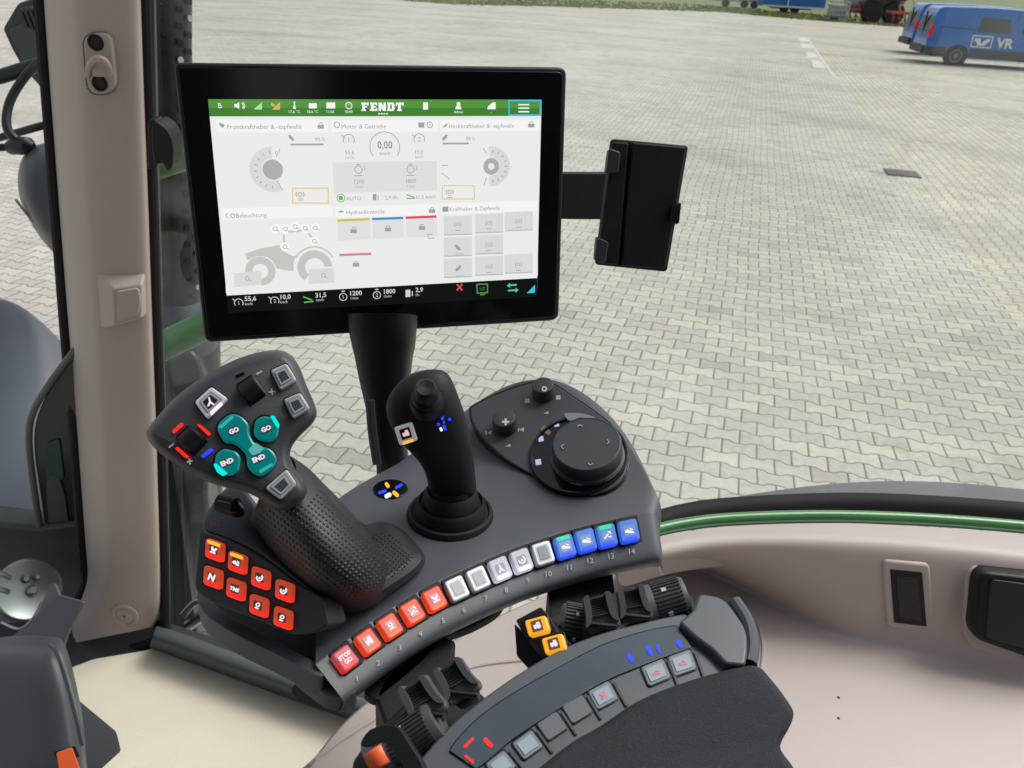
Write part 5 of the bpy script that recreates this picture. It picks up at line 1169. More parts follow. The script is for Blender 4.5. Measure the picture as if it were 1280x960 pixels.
for x, y in ((401, 157), (664, 155.5), (540, 262.5), (442, 287.5), (485, 285.5), (527.5, 283.5), (445, 329.5)): lock(b, x, y - .8)
ring(b, 421, 156, 3, 4); disc(b, 537, 156, 0.9); ring(b, 537, 156, 3, 4.2); poly(b, [(523, 153), (530.5, 153), (530.5, 159.5), (523, 159.5)])
poly(b, [(274, 153), (281, 156), (279, 160), (274.5, 157)]); poly(b, [(553, 160), (556, 156), (560, 154), (558, 158)]); poly(b, [(423, 264), (428, 263), (430, 265), (424, 266)]); ring(b, 291, 269.5, 2, 3, 0, 359); ring(b, 285, 269.5, 2, 3, 90, 270)
poly(b, [(553, 258.4), (560.5, 258), (560.5, 264.6), (553, 265)])
for x, y, f in ((364, 173, 1), (556, 172.5, -1), (572, 310, 1), (573, 336, -1)):
    poly(b, [(x - 4 * f, y - 4), (x - 1 * f, y - 4), (x + 4 * f, y + 1), (x + 2.5 * f, y + 3.6), (x - 2 * f, y + .5)])
poly(b, [(363, 179.6), (404.5, 179.4), (404.5, 181.6), (363, 181.8)]); poly(b, [(553.5, 178.4), (586, 178.2), (586, 180.4), (553.5, 180.6)])
for x, y in ((375, 243), (562, 240)): ring(b, x, y, 2, 3); ring(b, x, y, 4.6, 5.4, 60, 120); ring(b, x, y, 4.6, 5.6, -40, 40, n=8); ring(b, x, y, 4.6, 5.6, 140, 220, n=8); line(b, x - 3, y + 7, x + 4, y + 7, 1)
poly(b, [(466, 242.5), (470.5, 242.5), (470.5, 250.5), (466, 250.5)]); line(b, 472.6, 244, 472.6, 250, 1)
for x, y in ((572, 280.5), (611, 278.5), (648, 276.5), (611, 305.5), (611, 333), (648, 330.5)): ring(b, x, y, 1.6, 2.4); ring(b, x, y, 4.2, 5, -50, 50, n=8); ring(b, x, y, 4.2, 5, 130, 230, n=8); line(b, x - 3, y + 7.6, x + 3.5, y + 7.4, .9)
line(b, 533, 293, 541, 292.6, 1); line(b, 535, 298, 543, 297.4, 1); ring(b, 535, 295.5, .2, 1.2)
line(b, 552, 207, 560, 206.6, 1); line(b, 552, 216, 562, 224, .8)
b.split('tile_icon', S_M, screen, 0.0014)
b = MB(); ring(b, 341, 212, 14, 28.5, 68, 272, E3, 30); ring(b, 614, 208, 12, 26.5, -98, 98, E3, 30); b.split('dial_scale', S_BTN, screen, 0.001)
b = MB(); disc(b, 341, 212, 12.8, E4); ring(b, 614, 208, 4.5, 11.2, h=E4)
for a in range(80, 270, 21): u = math.radians(a); line(b, 341 + 20 * math.cos(u), 212 - 20 * math.sin(u), 341 + 23.5 * math.cos(u), 212 - 23.5 * math.sin(u), 1.4)
for a in range(-84, 90, 21): u = math.radians(a); line(b, 614 + 17 * math.cos(u), 208 - 17 * math.sin(u), 614 + 20.5 * math.cos(u), 208 - 20.5 * math.sin(u), 1.4)
line(b, 345, 196, 350, 186, 1); line(b, 346, 226, 353, 237, 1); line(b, 604, 185, 608, 192, 1); line(b, 608, 222, 605, 232, 1)
b.split('dial_knob', scr('screen dial grey', (.42, .43, .42)), screen, 0.004)
b = MB()
for x0, y0_, x1, y1_ in ((365, 234.5, 411, 254.5), (552, 231.5, 593.5, 249.5)):
    for q in ((x0, y0_, x1, y0_ + 1.4), (x0 + .5, y1_ - 1.4, x1, y1_), (x0, y0_, x0 + 1.5, y1_), (x1 - 1.5, y0_, x1, y1_)): poly(b, [(q[0], q[1]), (q[2], q[1]), (q[2], q[3]), (q[0], q[3])], E4)
b.split('orange_frame', S_OR, screen, 0.001)
b = MB(); ring(b, 426, 247.5, 4.6, 5.6); disc(b, 426, 247.5, 3); b.build('auto_icon', S_LG, screen)
b = MB(); line(b, 508, 243, 518, 247, 1.3); line(b, 508, 248, 518.5, 248, 1.3); b.build('green_arrow', S_LG, screen)
# tractor picture
b = MB(); C3 = lambda x, y: (230 + x / 5.05, 240 + y / 5.05)
poly(b, [C3(*p) for p in [(385, 390), (490, 355), (600, 335), (622, 372), (690, 405), (715, 395), (692, 440), (692, 500), (640, 495), (585, 482), (560, 435), (520, 408), (455, 405), (400, 432)]], E3)
ring(b, 325.5, 339, 10, 19.5, -180, 90, E3); ring(b, 393.5, 334, 12.5, 23, -230, 0, E3)
ring(b, 393.5, 334, 26.5, 28.6, -150, -25, E3)
for q in ((630, 270, 632, 335), (655, 252, 742, 244), (788, 262, 836, 330)): line(b, *C3(q[0], q[1]), *C3(q[2], q[3]), 2.6, E3)
b.split('tractor_picture', scr('screen warm grey', (.56, .57, .53)), screen, 0.01)
b = MB()
for p in ((575, 232), (640, 233), (700, 217), (765, 228), (830, 226), (637, 345), (823, 310)): disc(b, *C3(*p), 6, E4)
b.split('lamp_spot', S_LT, screen, 0.0001)
b = MB()
for p in ((575, 232), (640, 233), (700, 217), (765, 228), (830, 226), (637, 345), (823, 310), (400, 545), (880, 525)): ring(b, *C3(*p), 2.1, 3); line(b, C3(*p)[0] + 2, C3(*p)[1] + 2, C3(*p)[0] + 5, C3(*p)[1] + 3, .9)
b.split('lamp_icon', S_M, screen, 0.0008)
b = MB()
for q in ([(315, 512), (490, 498), (488, 585), (318, 602)], [(785, 488), (945, 480), (948, 572), (790, 582)]): poly(b, [C3(*p) for p in q], E4 - .00004)
for i, (x, y) in enumerate([(x, y) for y in (282, 308.5, 335) for x in (572.5, 611.5, 648.5) if (x, y) != (648.5, 308.5)]):
    dx = -.07 * (x - 572); poly(b, [(x - 18, y - 11.6 + dx), (x + 17.5, y - 12.8 + dx), (x + 17.5, y + 11.4 + dx), (x - 17.5, y + 12.6 + dx)], E3)
b.split('screen_button', S_BTN, screen, 0.0001)
b = MB()
for i, (x, y) in enumerate([(x, y) for y in (282, 308.5, 335) for x in (572.5, 611.5, 648.5) if (x, y) != (648.5, 308.5)]):
    dx = -.07 * (x - 572); poly(b, [(x - 17.5, y + 11.2 + dx), (x + 17.5, y + 10 + dx), (x + 17.5, y + 11.4 + dx), (x - 17.5, y + 12.6 + dx)], E4)
b.split('button_edge', S_BTN2, screen, 0.0002)
b = MB()
for q in ([(421.5, 290), (462, 288), (463, 312), (423, 314)], [(465.5, 288), (504, 286), (505, 310), (466.5, 312)], [(507.5, 286), (546, 284), (547, 308), (508, 310)]): poly(b, [(x, y - 13) for x, y in q], E3); 
b.split('valve_tile', scr('screen valve grey', (.74, .75, .74)), screen, 0.0001)
for m, q in ((S_YE, (421.5, 274.6, 462, 273.0)), (S_BL, (465, 272.8, 504, 271.4)), (S_RD, (507, 271.2, 545.5, 269.6)), (S_PK, (424.5, 317.8, 464, 316.2))):
    b = MB(); line(b, q[0], q[1] + 1, q[2], q[3] + 1, 3, E4); b.build('valve_bar', m, screen)
# footer
b = MB()
for s, x, y in (('55,6', 313, 373), ('10,0', 357, 370.8), ('31,5', 401, 368.6), ('1200', 445, 366.2), ('1800', 487, 364), ('2,9', 524, 362)): mtext(b, s, x, y, 6.2, bold=.02)
for s, x, y in (('km/h', 311, 379.6), ('km/h', 355, 377.2), ('km/h', 400, 374.6), ('1/min', 443, 372.4), ('1/min', 484.5, 370), ('l/h', 521.5, 368.4)): mtext(b, s, x, y, 3.6)
for x, y, s in ((298.5, 378.5, '1'), (343.5, 376, '2')): ring(b, x, y, 5, 6, -215, 35); mtext(b, s, x, y, 5); line(b, x - 8, y - 5, x - 4, y - 2, 1)
for x, y, s in ((429, 371, '1'), (471, 368.8, '2')): ring(b, x, y, 4.6, 5.6); mtext(b, s, x, y, 5); line(b, x - 2, y - 7, x + 2, y - 7, 1.4)
poly(b, [(507, 362.4), (513, 362), (513, 371), (507, 371.4)]); line(b, 515.4, 364, 515.4, 370, 1.2)
b.split('footer_text', scr('screen footer white', (.62, .63, .62)), screen, 0.0014)
b = MB(); line(b, 379, 371, 390, 375, 1.7); line(b, 380, 378, 392, 376.6, 1.7); b.build('green_arrow', S_LG, screen)
b = MB(); line(b, 571, 355, 578, 363, 2); line(b, 578, 355, 571, 363, 2); b.build('red_cross', S_RD, screen)
b = MB(); 
for q in ((595.5, 355.6, 609.5, 355), (596.5, 366.4, 609.5, 365.8)): line(b, *q, 1.4)
line(b, 596, 355, 596.6, 367, 1.4); line(b, 609.4, 354.6, 609.4, 366.4, 1.4); line(b, 600, 368.4, 606, 368, 1.4); mtext(b, 'UT', 603, 361, 4.4); b.build('green_box_icon', scr('screen dull green', (.12, .30, .08)), screen)
b = MB(); line(b, 636, 356.6, 646, 356, 2); line(b, 635, 363.2, 646, 362.6, 2); poly(b, [(633.6, 357), (637.6, 353.6), (637.6, 360)]); poly(b, [(648, 362.4), (644.4, 359.4), (644.4, 366)]); b.build('teal_arrows', S_TEALS, screen)
b = MB(); poly(b, [(658.5, 366.6), (668.6, 366), (668.8, 356)]); b.build('corner_triangle', S_CY, screen)

# stand of the monitor
st = thing('monitor_stand', 'black tapering monitor stand rising behind the levers', 'stand', at(480, 575, .70))
rows = []
for x, y, w_, dep, z in ((479, 395, 44, .030, .668), (479, 422, 42, .030, .672), (480, 428, 40, .029, .674), (480, 436, 39.5, .029, .676), (480, 440, 37, .027, .677), (481, 470, 33, .025, .683), (483, 510, 25, .021, .69), (487, 550, 20, .018, .697), (492, 580, 20, .018, .70), (498, 640, 26, .02, .72)):
    rr_ = w_ / FPX * z; c = at(x, y, z + dep * .6)
    rows.append([c + CR * rr_ * math.copysign(abs(math.cos(a)) ** .7, math.cos(a)) + _F * dep * math.copysign(abs(math.sin(a)) ** .7, math.sin(a)) for a in [2 * math.pi * k / 20 for k in range(20)]])
grid('column', rows, BLACK, st, closed=True, sub=1)
b = MB()
for dx in (-13, -8): b.tube(cat([at(473 + dx, 500, .672), at(476 + dx, 540, .68), at(482 + dx, 580, .69)], 4, False), .0022, 8)
b.build('cable', GREYD, st)

# tablet holder on the right of the monitor
ta = thing('tablet_holder', 'black tablet holder on a flat arm right of the monitor', 'holder', at(800, 250, .66))
tp2 = quadplane([(762, 174), (860, 182), (836, 339), (741, 331)], .64)
slab('arm', [(690, 216), (775, 216), (775, 275), (690, 274)], mp, -.012, .012, BLACKM, ta, bevel=.002)
bd = slab('back_shell', rnd([(764, 173), (861, 182), (834, 340), (744, 331)], 5), tp2, -.006, .012, BLACKM, ta, bevel=.003)
slab('cover_flap', rnd([(790, 178), (858, 184), (832, 336), (777, 332)], 4), tp2, .0, .007, BLACKM, ta, bevel=.0015)
slab('spine_strip', rnd([(765, 177), (786, 178.5), (773, 331), (746, 329)], 4), tp2, .0, .007, BLACKM, ta, bevel=.0015)
slab('clamp', rnd([(761, 185), (776, 190), (773, 216), (757, 216)], 4), tp2, .008, .02, GREYD, ta, bevel=.003)
slab('clamp', rnd([(746, 296), (761, 303), (757, 329), (743, 327)], 4), tp2, .008, .02, GREYD, ta, bevel=.003)
slab('clamp', rnd([(840, 257), (852, 253), (849, 280), (837, 280)], 3), tp2, .009, .02, BLACK, ta, bevel=.002)
# ------------------------------------------------------------------ arm rest with its control strip
arm = thing('armrest', 'dark padded armrest with a grey control strip at the lower centre', 'armrest', at(780, 900, .42))
AD = .318
ap = Plane(level(AD).hit(700, 870), (0, -.14, 1))
def hull(name, pts, h, th, m, bevel=.002, seg=3, sharp=35): return slab(name, pts, ap, h, th, m, arm, bevel=bevel, seg=seg)
STRIP = [(490, 990), (505, 972), (530, 942), (560, 908), (600, 875), (645, 843), (700, 811), (750, 791), (800, 778), (845, 768), (862, 770), (884, 800), (906, 826), (925, 838), (926, 856), (840, 880), (760, 925), (700, 970), (600, 1060), (500, 1100)]
base = slab('strip', cat(STRIP, 4), ap, 0, .030, GREYL, arm, bevel=.005, seg=4)
# display band
DB = cat([(562, 938), (574, 922), (600, 896), (640, 868), (696, 836), (752, 807), (800, 791), (838, 783), (848, 784)], 4, False) + cat([(863, 806), (858, 811), (809, 829), (752, 853), (690, 891), (640, 924), (602, 956), (594, 960)], 4, False)
slab('band_groove', inset([(p[0], p[1]) for p in DB], -1.5), ap, .0006, .004, GLOSSB, arm, bevel=.0004)
band = slab('display_band', [(p[0], p[1]) for p in DB], ap, .0013, .004, mat('display with painted reflection', (.040, .062, .080), .09, spec=.5, var=.3, vscale=14), arm, bevel=.0008)  # bluish sky reflection mixed into the base colour
for (a, b_, wd, m) in [((785, 817), (791, 827), 2.8, BLUEB), ((809, 808), (815, 819), 2.6, BLUEB), ((821, 806), (825, 816), 1.8, BLUEB), ((846, 800), (852, 809), 2.6, BLUEB), ((580, 934), (592, 922), 1.6, REDB), ((605, 923), (615, 933), 2.8, REDB), ((581, 944), (592, 953), 1.6, REDB)]:
    dv = Vector((b_[0] - a[0], b_[1] - a[1], 0)).normalized(); nv = Vector((-dv.y, dv.x, 0)) * wd
    slab('indicator_light', rnd([(a[0] + nv.x, a[1] + nv.y), (b_[0] + nv.x, b_[1] + nv.y), (b_[0] - nv.x, b_[1] - nv.y), (a[0] - nv.x, a[1] - nv.y)], wd), ap, .0017, .0005, m, band, bevel=0)
# strip keys
SK = [((626, 956), 2), ((659.5, 930.5), 2), ((690, 907), 0), ((721.5, 886), 0), ((754, 868.5), 1), ((820, 840), 1), ((853, 828), 1)]
def sdir(x): return Vector((1, -.78 + (x - 626) / 230 * .42, 0)).normalized() if x < 860 else Vector((1, -.35, 0)).normalized()
KG = mat('grey flat key', (.085, .098, .105), .5, bump=.2); KP = mat('pale clear key', (.26, .33, .38), .25)
for c, kd in SK:
    t = sdir(c[0]); n = Vector((-t.y, t.x, 0))
    key_shape(c, t, 16.8, 14.8, ap, .0007, .004, GLOSSB, 'key_gap', arm, r=5, bevel=.0003)
    k_ = key_shape(c, t, 15, 13, ap, .0016, .004, KG if kd == 0 else mat('key bezel grey', (.14, .17, .19), .4), 'strip_key', arm, r=4.5, bevel=.0006)
    if kd:
        key_shape(c, t, 11, 9, ap, .0021, .001, KP, 'window', k_, r=2, bevel=.0003)
        if kd == 1: k_['label'] = 'clear strip key with a faint pink symbol'; icon('hare' if c[0] < 800 else 'wing', c, t, 5, ap, .0025, glow('soft pink light', (.85, .28, .33), .8), k_)
    # the little dividing step beside each key
    e = (c[0] + t.x * 19.5 + n.x * 9, c[1] + t.y * 19.5 + n.y * 9)
    key_shape(e, Vector((n.x, n.y, 0)), 17, 2.0, ap, .0012, .003, GREYD, 'divider', arm, r=1.5, bevel=.0005)
# soft pad
PADP = cat([(560, 1075), (640, 990), (676, 960), (714, 930), (752, 908), (797, 878), (848, 857), (893, 843), (928, 834.5), (943, 833.5), (953, 838)], 3, False) + cat([(972, 861), (988, 884), (990.5, 896), (984, 912), (977, 924), (975, 938), (992, 962), (1010, 1000), (1020, 1100)], 3, False) + [(700, 1200)]
nn = len(PADP); PP = [(p[0], p[1]) for p in PADP]
b = MB(); V_ = []; lays = [(0, -.012), (-1.2, .002), (.0, .0072), (2.2, .0105), (5, .0125), (8, .0132)]
for d_, h in lays: V_ += [ap.hit(*p, h) for p in inset(PP, d_)]
b.add(V_, [[i * nn + j, i * nn + (j + 1) % nn, (i + 1) * nn + (j + 1) % nn, (i + 1) * nn + j] for i in range(len(lays) - 1) for j in range(nn)] + [list(range(nn))[::-1], [(len(lays) - 1) * nn + j for j in range(nn)]])
b.build('pad', FOAM, arm, sharp=60)
b = MB(); V_ = []
for d_, h in ((3, -.004), (1, -.02), (3, -.045), (5, -.06)): V_ += [ap.hit(*p, h) for p in inset(PP, d_)]
b.add(V_, [[i * nn + j, i * nn + (j + 1) % nn, (i + 1) * nn + (j + 1) % nn, (i + 1) * nn + j] for i in range(3) for j in range(nn)] + [list(range(nn))[::-1], [3 * nn + j for j in range(nn)]])
b.build('pad_tray', BLACKM, arm, sharp=60)
# rounded grey end cap
slab('end_cap', rnd([(849, 777), (866, 762), (874, 741), (904, 746), (921, 767), (934, 788), (935, 812), (932, 831), (907, 829), (890, 811), (868, 795)], [4, 4, 6, 12, 14, 12, 12, 6, 4, 6, 6]), ap, .0055, .030, GREYL, arm, bevel=.009, seg=6)
b = MB(); b.tube(cat([ap.hit(918, 752, -.004), ap.hit(934, 778, -.004), ap.hit(940, 806, -.005), ap.hit(937, 830, -.006)], 5, False), .004, 10); b.build('end_cap_lip', GREYL, arm)

# levers between console and armrest: brackets, thumb wheels, finger paddles
br = thing('lever_bracket', 'black bracket below the left end of the key row carrying two finger levers', 'bracket', level(.37).hit(540, 850), 'brackets joining console and armrest')
q_ = level(.372)
slab('bracket_arm', rnd([(468, 868), (478, 846), (548, 792), (570, 800), (566, 826), (612, 886), (596, 930), (520, 960), (490, 930)], 5), q_, 0, .03, BLACKM, br, bevel=.004)
slab('upper_fascia', cat([(455, 858), (500, 828), (550, 793), (590, 770), (630, 750), (620, 766), (590, 783), (556, 797), (530, 826), (490, 860), (470, 874)], 3), level(.372), 0, .006, BLACKM, br, bevel=.003)
br2 = thing('lever_bracket', 'black bracket below keys ten to thirteen carrying two finger levers', 'bracket', level(.37).hit(730, 760), 'brackets joining console and armrest')
slab('bracket_arm', rnd([(684, 732), (764, 706), (772, 760), (800, 800), (760, 830), (700, 800), (688, 768)], 5), q_, 0, .03, BLACKM, br2, bevel=.004)
slab('lever_bed', cat([(672, 778), (700, 760), (760, 738), (830, 728), (866, 742), (866, 778), (800, 800), (720, 826), (690, 812)], 4), level(.350), 0, .03, BLACKM, br2, bevel=.005)
slab('lever_bed', cat([(440, 955), (470, 912), (500, 880), (540, 848), (580, 850), (612, 880), (560, 930), (500, 985)], 4), level(.350), 0, .03, BLACKM, br, bevel=.005)
LEV = mat('lever grey', (.075, .080, .088), .5, bump=.3); LEVD = mat('lever rib black', (.028, .030, .033), .55)
def paddle(c, ang, s, parent, lab, z):
    """finger lever: two horns joined by a curved ribbed saddle with a skirt below"""
    t = thing('finger_lever', lab, 'lever', at(*c, z), 'finger levers'); a = math.radians(ang); ex, ey = Vector((math.cos(a), math.sin(a))), Vector((-math.sin(a), math.cos(a)))
    pl = Plane(at(*c, z), (-.05, -.75, .75))
    def q(x, y): p = Vector(c) + ex * x * s + ey * y * s; return (p.x, p.y)
    # horns
    for sx in (-1, 1):
        slab('horn', rnd([q(sx * 16, -17), q(sx * 9.5, -20), q(sx * 9, -8), q(sx * 10, 6), q(sx * 13, 14), q(sx * 20, 18), q(sx * 17, 4)], 3 * s), pl, .008, .014, LEV, t, bevel=.0022)
    slab('saddle', rnd([q(-12, 2), q(12, 2), q(21, 15), q(19, 24), q(-19, 24), q(-21, 15)], 4 * s), pl, .005, .014, LEV, t, bevel=.0025)
    rows = []
    for k in range(9):
        y = -16 + k * 2.9; h = .001 - .005 * math.sin(math.pi * k / 8)
        rows.append([pl.hit(*q(-9.5, y), h), pl.hit(*q(9.5, y), h)])
    rb = MB()
    for k in range(8):
        y = -15 + k * 2.8; h = .0070 - .003 * math.sin(math.pi * k / 7)
        rb.prism([pl.hit(*q(-9.5, y), h), pl.hit(*q(9.5, y), h), pl.hit(*q(9.5, y + 1.8), h), pl.hit(*q(-9.5, y + 1.8), h)], pl.n, .006)
    rb.build('ribs', LEVD, t)
    slab('back_plate', rnd([q(-11, -15), q(11, -17), q(12, 10), q(-12, 10)], 3 * s), pl, -.001, .010, LEVD, t, bevel=.001)
    slab('foot', rnd([q(-15, 22), q(15, 22), q(11, 33), q(-9, 33)], 3 * s), pl, -.001, .016, LEVD, t, bevel=.002)
    b = MB(); P_ = pl.hit(*q(0, 18), .006); b.tube([P_ - pl.u * .007, P_ + pl.u * .007], .0016, 8); b.build('pin', BLACK, t)
paddle((524, 872), -30, 1.25, br, 'finger lever nearest the orange striped thumb wheel', .405)
paddle((568, 848), -30, 1.2, br, 'finger lever directly below key number five', .420)
paddle((750, 762), -12, 1.1, br2, 'finger lever right of the thumb wheel beside the amber keys', .462)
paddle((792, 752), -12, 1.05, br2, 'finger lever left of the far right thumb wheel', .468)
def thumbwheel(p, q, r, z, lab, parent, ribs=34, orange=False, z2=None):
    z2 = z2 or z; A_ = at(*p, z); B_ = at(*q, z2); t = thing('thumb_wheel', lab, 'wheel', A_, 'ribbed thumb wheels'); rr_ = r * z / FPX; ax = (B_ - A_); L_ = ax.length
    b = MB(); b.lathe(A_, ax, [(rr_ * .6, -.001), (rr_ * .97, 0), (rr_ * .97, L_ * .30), (rr_ * .93, L_ * .34), (rr_ * .93, L_ * .92), (rr_ * .85, L_), (rr_ * .4, L_)], 56); w_ = b.build('drum', LEV, t)
    b = MB(); axn = ax.normalized(); a1 = axn.orthogonal().normalized(); a2 = axn.cross(a1)
    for k in range(ribs):
        a = 2 * math.pi * k / ribs; d_ = a1 * math.cos(a) + a2 * math.sin(a); e_ = axn.cross(d_)
        b.box(A_ + ax * .62 + d_ * rr_ * .95, axn * L_ * .29, d_ * rr_ * .055, e_ * rr_ * .055)
    b.build('ribs', LEVD, w_, bevel=.0003, seg=2)
    b = MB()
    for a in (0,):
        d_ = (CAM - A_); d_ = (d_ - axn * d_.dot(axn)).normalized(); e_ = axn.cross(d_)
        for s_ in (-.55, .55):
            dd = (d_ * math.cos(s_) + e_ * math.sin(s_)); b.box(A_ + ax * .55 + dd * rr_ * 1.005, axn * L_ * .05, dd * .0004, axn.cross(dd) * .0011)
    b.build('pointer', MARK, w_)
    if orange:
        rows = []
        for k in range(9):
            s_ = -.55 + k * .1; dd = d_ * math.cos(s_ + .1) + e_ * math.sin(s_ + .1); rows.append([A_ + ax * .02 + dd * rr_ * 1.03, A_ + ax * .28 + dd * rr_ * 1.03])
        grid('orange_band', rows, mat('orange plastic', ()), w_, solid=.0015)
    return t
thumbwheel((737, 787), (700, 800 - 20), 29, .475, 'thumb wheel right next to the two amber keys', br2)
thumbwheel((800, 762), (858, 745), 28, .480, 'thumb wheel at the right end beside the grey end cap', br2)
thumbwheel((468, 952), (548, 898), 30, .400, 'thumb wheel with an orange stripe at the bottom edge of the picture', br, orange=True)
slab('wheel_guard', cat([(450, 930), (462, 912), (486, 906), (500, 912), (512, 930), (530, 962), (515, 975), (498, 948), (478, 928), (460, 934)], 3), Plane(at(480, 930, .372), (-.4, -.6, .7)), 0, .004, BLACKM, br, bevel=.001)
# block with the two amber keys
ab = thing('amber_key_block', 'black block with two amber lit square keys in front of the thumb wheel', 'button box', at(690, 800, .45))
bp3 = Plane(at(684, 793, .446), (-.35, -.5, .8))
slab('block', rnd([(644, 775), (676, 758), (690, 776), (698, 790), (722, 812), (717, 823), (684, 832), (662, 806)], 3), bp3, 0, .034, BLACKM, ab, bevel=.0018)
slab('side_body', rnd([(643, 779), (664, 806), (694, 834), (702, 846), (670, 846), (646, 820)], 3), bp3, -.008, .02, mat('deep black plastic', (.006, .006, .006), .6), ab, bevel=.001)
AMB = mat('amber lit key', (.5, .25, .02), .3, emit=(.85, .36, .02), es=.9)
at_ = Vector((1, -.27, 0)).normalized()
for i, c in enumerate(((671, 782), (692, 804.5))):
    key_shape(c, at_, 16.5, 12.6, bp3, .0010, .004, GLOSSB, 'key_recess', ab, r=4, bevel=.0004)
    k_ = key_shape(c, at_, 13.6, 10.4, bp3, .0042, .006, AMB, 'amber_key', ab, r=4, bevel=.0014); key_shape(c, at_, 7, 7, bp3, .0045, .0004, mat('amber dark window', (.25, .12, .03), .3), 'window', k_, r=1, bevel=0); icon('tractor', c, at_, 5.4, bp3, .0048, PINK, k_)

# ------------------------------------------------------------------ beige side console on the right, with its pocket
side = thing('side_console', 'beige moulded side console with a deep pocket at the right', 'side panel', level(.62).hit(1100, 850))
SD = level(.62); RD = level(.505)
Cx = [ # outer rim, inner rim, wall base, then floor points
 ((776, 686), (778, 700), (772, 716), (700, 735), (600, 778), (520, 824), (445, 882), (395, 930), (330, 1050)),
 ((808, 676), (812, 696), (806, 712), (760, 760), (700, 820), (640, 890), (560, 960), (500, 1020), (450, 1100)),
 ((836, 668), (842, 690), (836, 700), (830, 760), (800, 830), (770, 900), (740, 970), (700, 1040), (660, 1120)),
 ((870, 661), (876, 683), (880, 706), (890, 770), (880, 830), (870, 890), (860, 950), (850, 1030), (840, 1120)),
 ((930, 655), (934, 679), (958, 748), (960, 800), (955, 850), (950, 900), (945, 950), (940, 1030), (930, 1120)),
 ((1010, 653), (1010, 679), (1036, 790), (1040, 830), (1045, 870), (1048, 910), (1050, 960), (1050, 1030), (1050, 1120)),
 ((1060, 653), (1060, 681), (1072, 801), (1080, 840), (1090, 880), (1095, 920), (1100, 970), (1105, 1040), (1110, 1120)),
 ((1100, 654), (1100, 683), (1110, 808), (1120, 845), (1130, 885), (1140, 925), (1150, 975), (1160, 1040), (1170, 1120)),
 ((1190, 660), (1190, 690), (1195, 828), (1210, 860), (1225, 900), (1240, 940), (1250, 990), (1260, 1050), (1270, 1120)),
 ((1300, 668), (1300, 702), (1298, 856), (1320, 890), (1340, 930), (1350, 970), (1360, 1020), (1370, 1080), (1380, 1140)),
 ((1420, 680), (1420, 716), (1420, 890), (1440, 930), (1450, 970), (1460, 1010), (1470, 1060), (1480, 1120), (1490, 1180))]
rows = []
Rpl = RD
def colpts(c):
    o, i, w_ = c[0], c[1], c[2]
    W_ = SD.hit(*w_); 
    I_ = RD.hit(*i); O_ = RD.hit(*o)
    d = (O_ - I_).normalized(); u = (I_ - W_).normalized()
    out = [O_ - Vector((0, 0, .06)) + d * .004, O_ - Vector((0, 0, .006)), O_ - d * .006, I_.lerp(O_, .5), I_ + d * .010 , I_ + d * .002 - Vector((0, 0, .003)), I_ - u * .014, I_.lerp(W_, .5), W_ + u * .007]
    F1 = SD.hit(*c[3]); fd = (F1 - W_).normalized()
    out += [W_ + fd * .006, F1] + [SD.hit(*p) for p in c[4:]]
    return out
colz = [colpts(c) for c in Cx]
rows = [[c[k] for c in colz] for k in range(len(colz[0]))]
shell = grid('shell', rows, BEIGE, side, sub=2, solid=.004)
bpy.context.view_layer.update()
sb = bvh_of(shell)
def on_side(px, py):
    l, n = surf(sb, px, py, .8); return l, n
pa, pb, pc = on_side(1115, 715)[0], on_side(1160, 720)[0], on_side(1125, 780)[0]
wn_ = (pb - pa).cross(pc - pa).normalized(); wn_ = wn_ if wn_.dot(CAM - pa) > 0 else -wn_
sp2 = Plane(on_side(1136, 748)[0], wn_)
slab('plate_frame', rnd([(1103, 700), (1163, 706), (1169, 793), (1109, 785)], 8), sp2, .0025, .012, BEIGE, side, bevel=.0035, seg=4)
sw = slab('blank_plate', rnd([(1113, 712), (1153, 716), (1158.5, 783.5), (1118, 778.5)], 1.5), sp2, .0035, .012, BLACK, side, bevel=.0008)
slab('inner_plate', rnd([(1120, 720), (1148, 723), (1152.5, 777), (1124.5, 773)], 1.5), sp2, .0042, .002, GLOSSB, sw, bevel=.0004)
sp3 = Plane(on_side(1245, 770)[0], (on_side(1290, 740)[0] - on_side(1225, 735)[0]).cross(on_side(1235, 800)[0] - on_side(1225, 735)[0]))
if sp3.n.dot(CAM - sp3.o) < 0: sp3 = Plane(sp3.o, -sp3.n)
slab('grille_frame', rnd([(1208, 706), (1330, 722), (1340, 852), (1204, 806)], 20), sp3, .003, .012, BEIGE, side, bevel=.004, seg=4)
gf = slab('black_box', rnd([(1222, 714), (1340, 728), (1350, 846), (1214, 798)], 18, 8), sp3, .020, .03, BLACK, side, bevel=.006, seg=5)
slab('box_face', rnd([(1238, 724), (1345, 738), (1350, 830), (1232, 798)], 8, 8), sp3, .0215, .006, mat('charcoal box face', (.014, .015, .018), .5), gf, bevel=.0015)
b = MB()
for x, y in ((1048, 872), (1048, 898)): l, n = on_side(x, y); b.lathe(l, n, [(.0014, 0), (.0014, .0004), (0, .0004)], 12)
b.build('screw_hole', BLACK, side)
for pts in ([(905, 745), (930, 758), (948, 782), (954, 812), (950, 850), (944, 880)], [(500, 878), (540, 852), (600, 832), (690, 822), (740, 812)], [(380, 962), (420, 930), (480, 892)]):
    ps = []
    for p in cat([(x, y, 0) for x, y in pts], 6, False):
        l, n = on_side(p.x, p.y); ps.append(l + n * .0004)
    b = MB(); b.tube(ps, .0022, 8); b.build('moulded_bead', BEIGE, side)

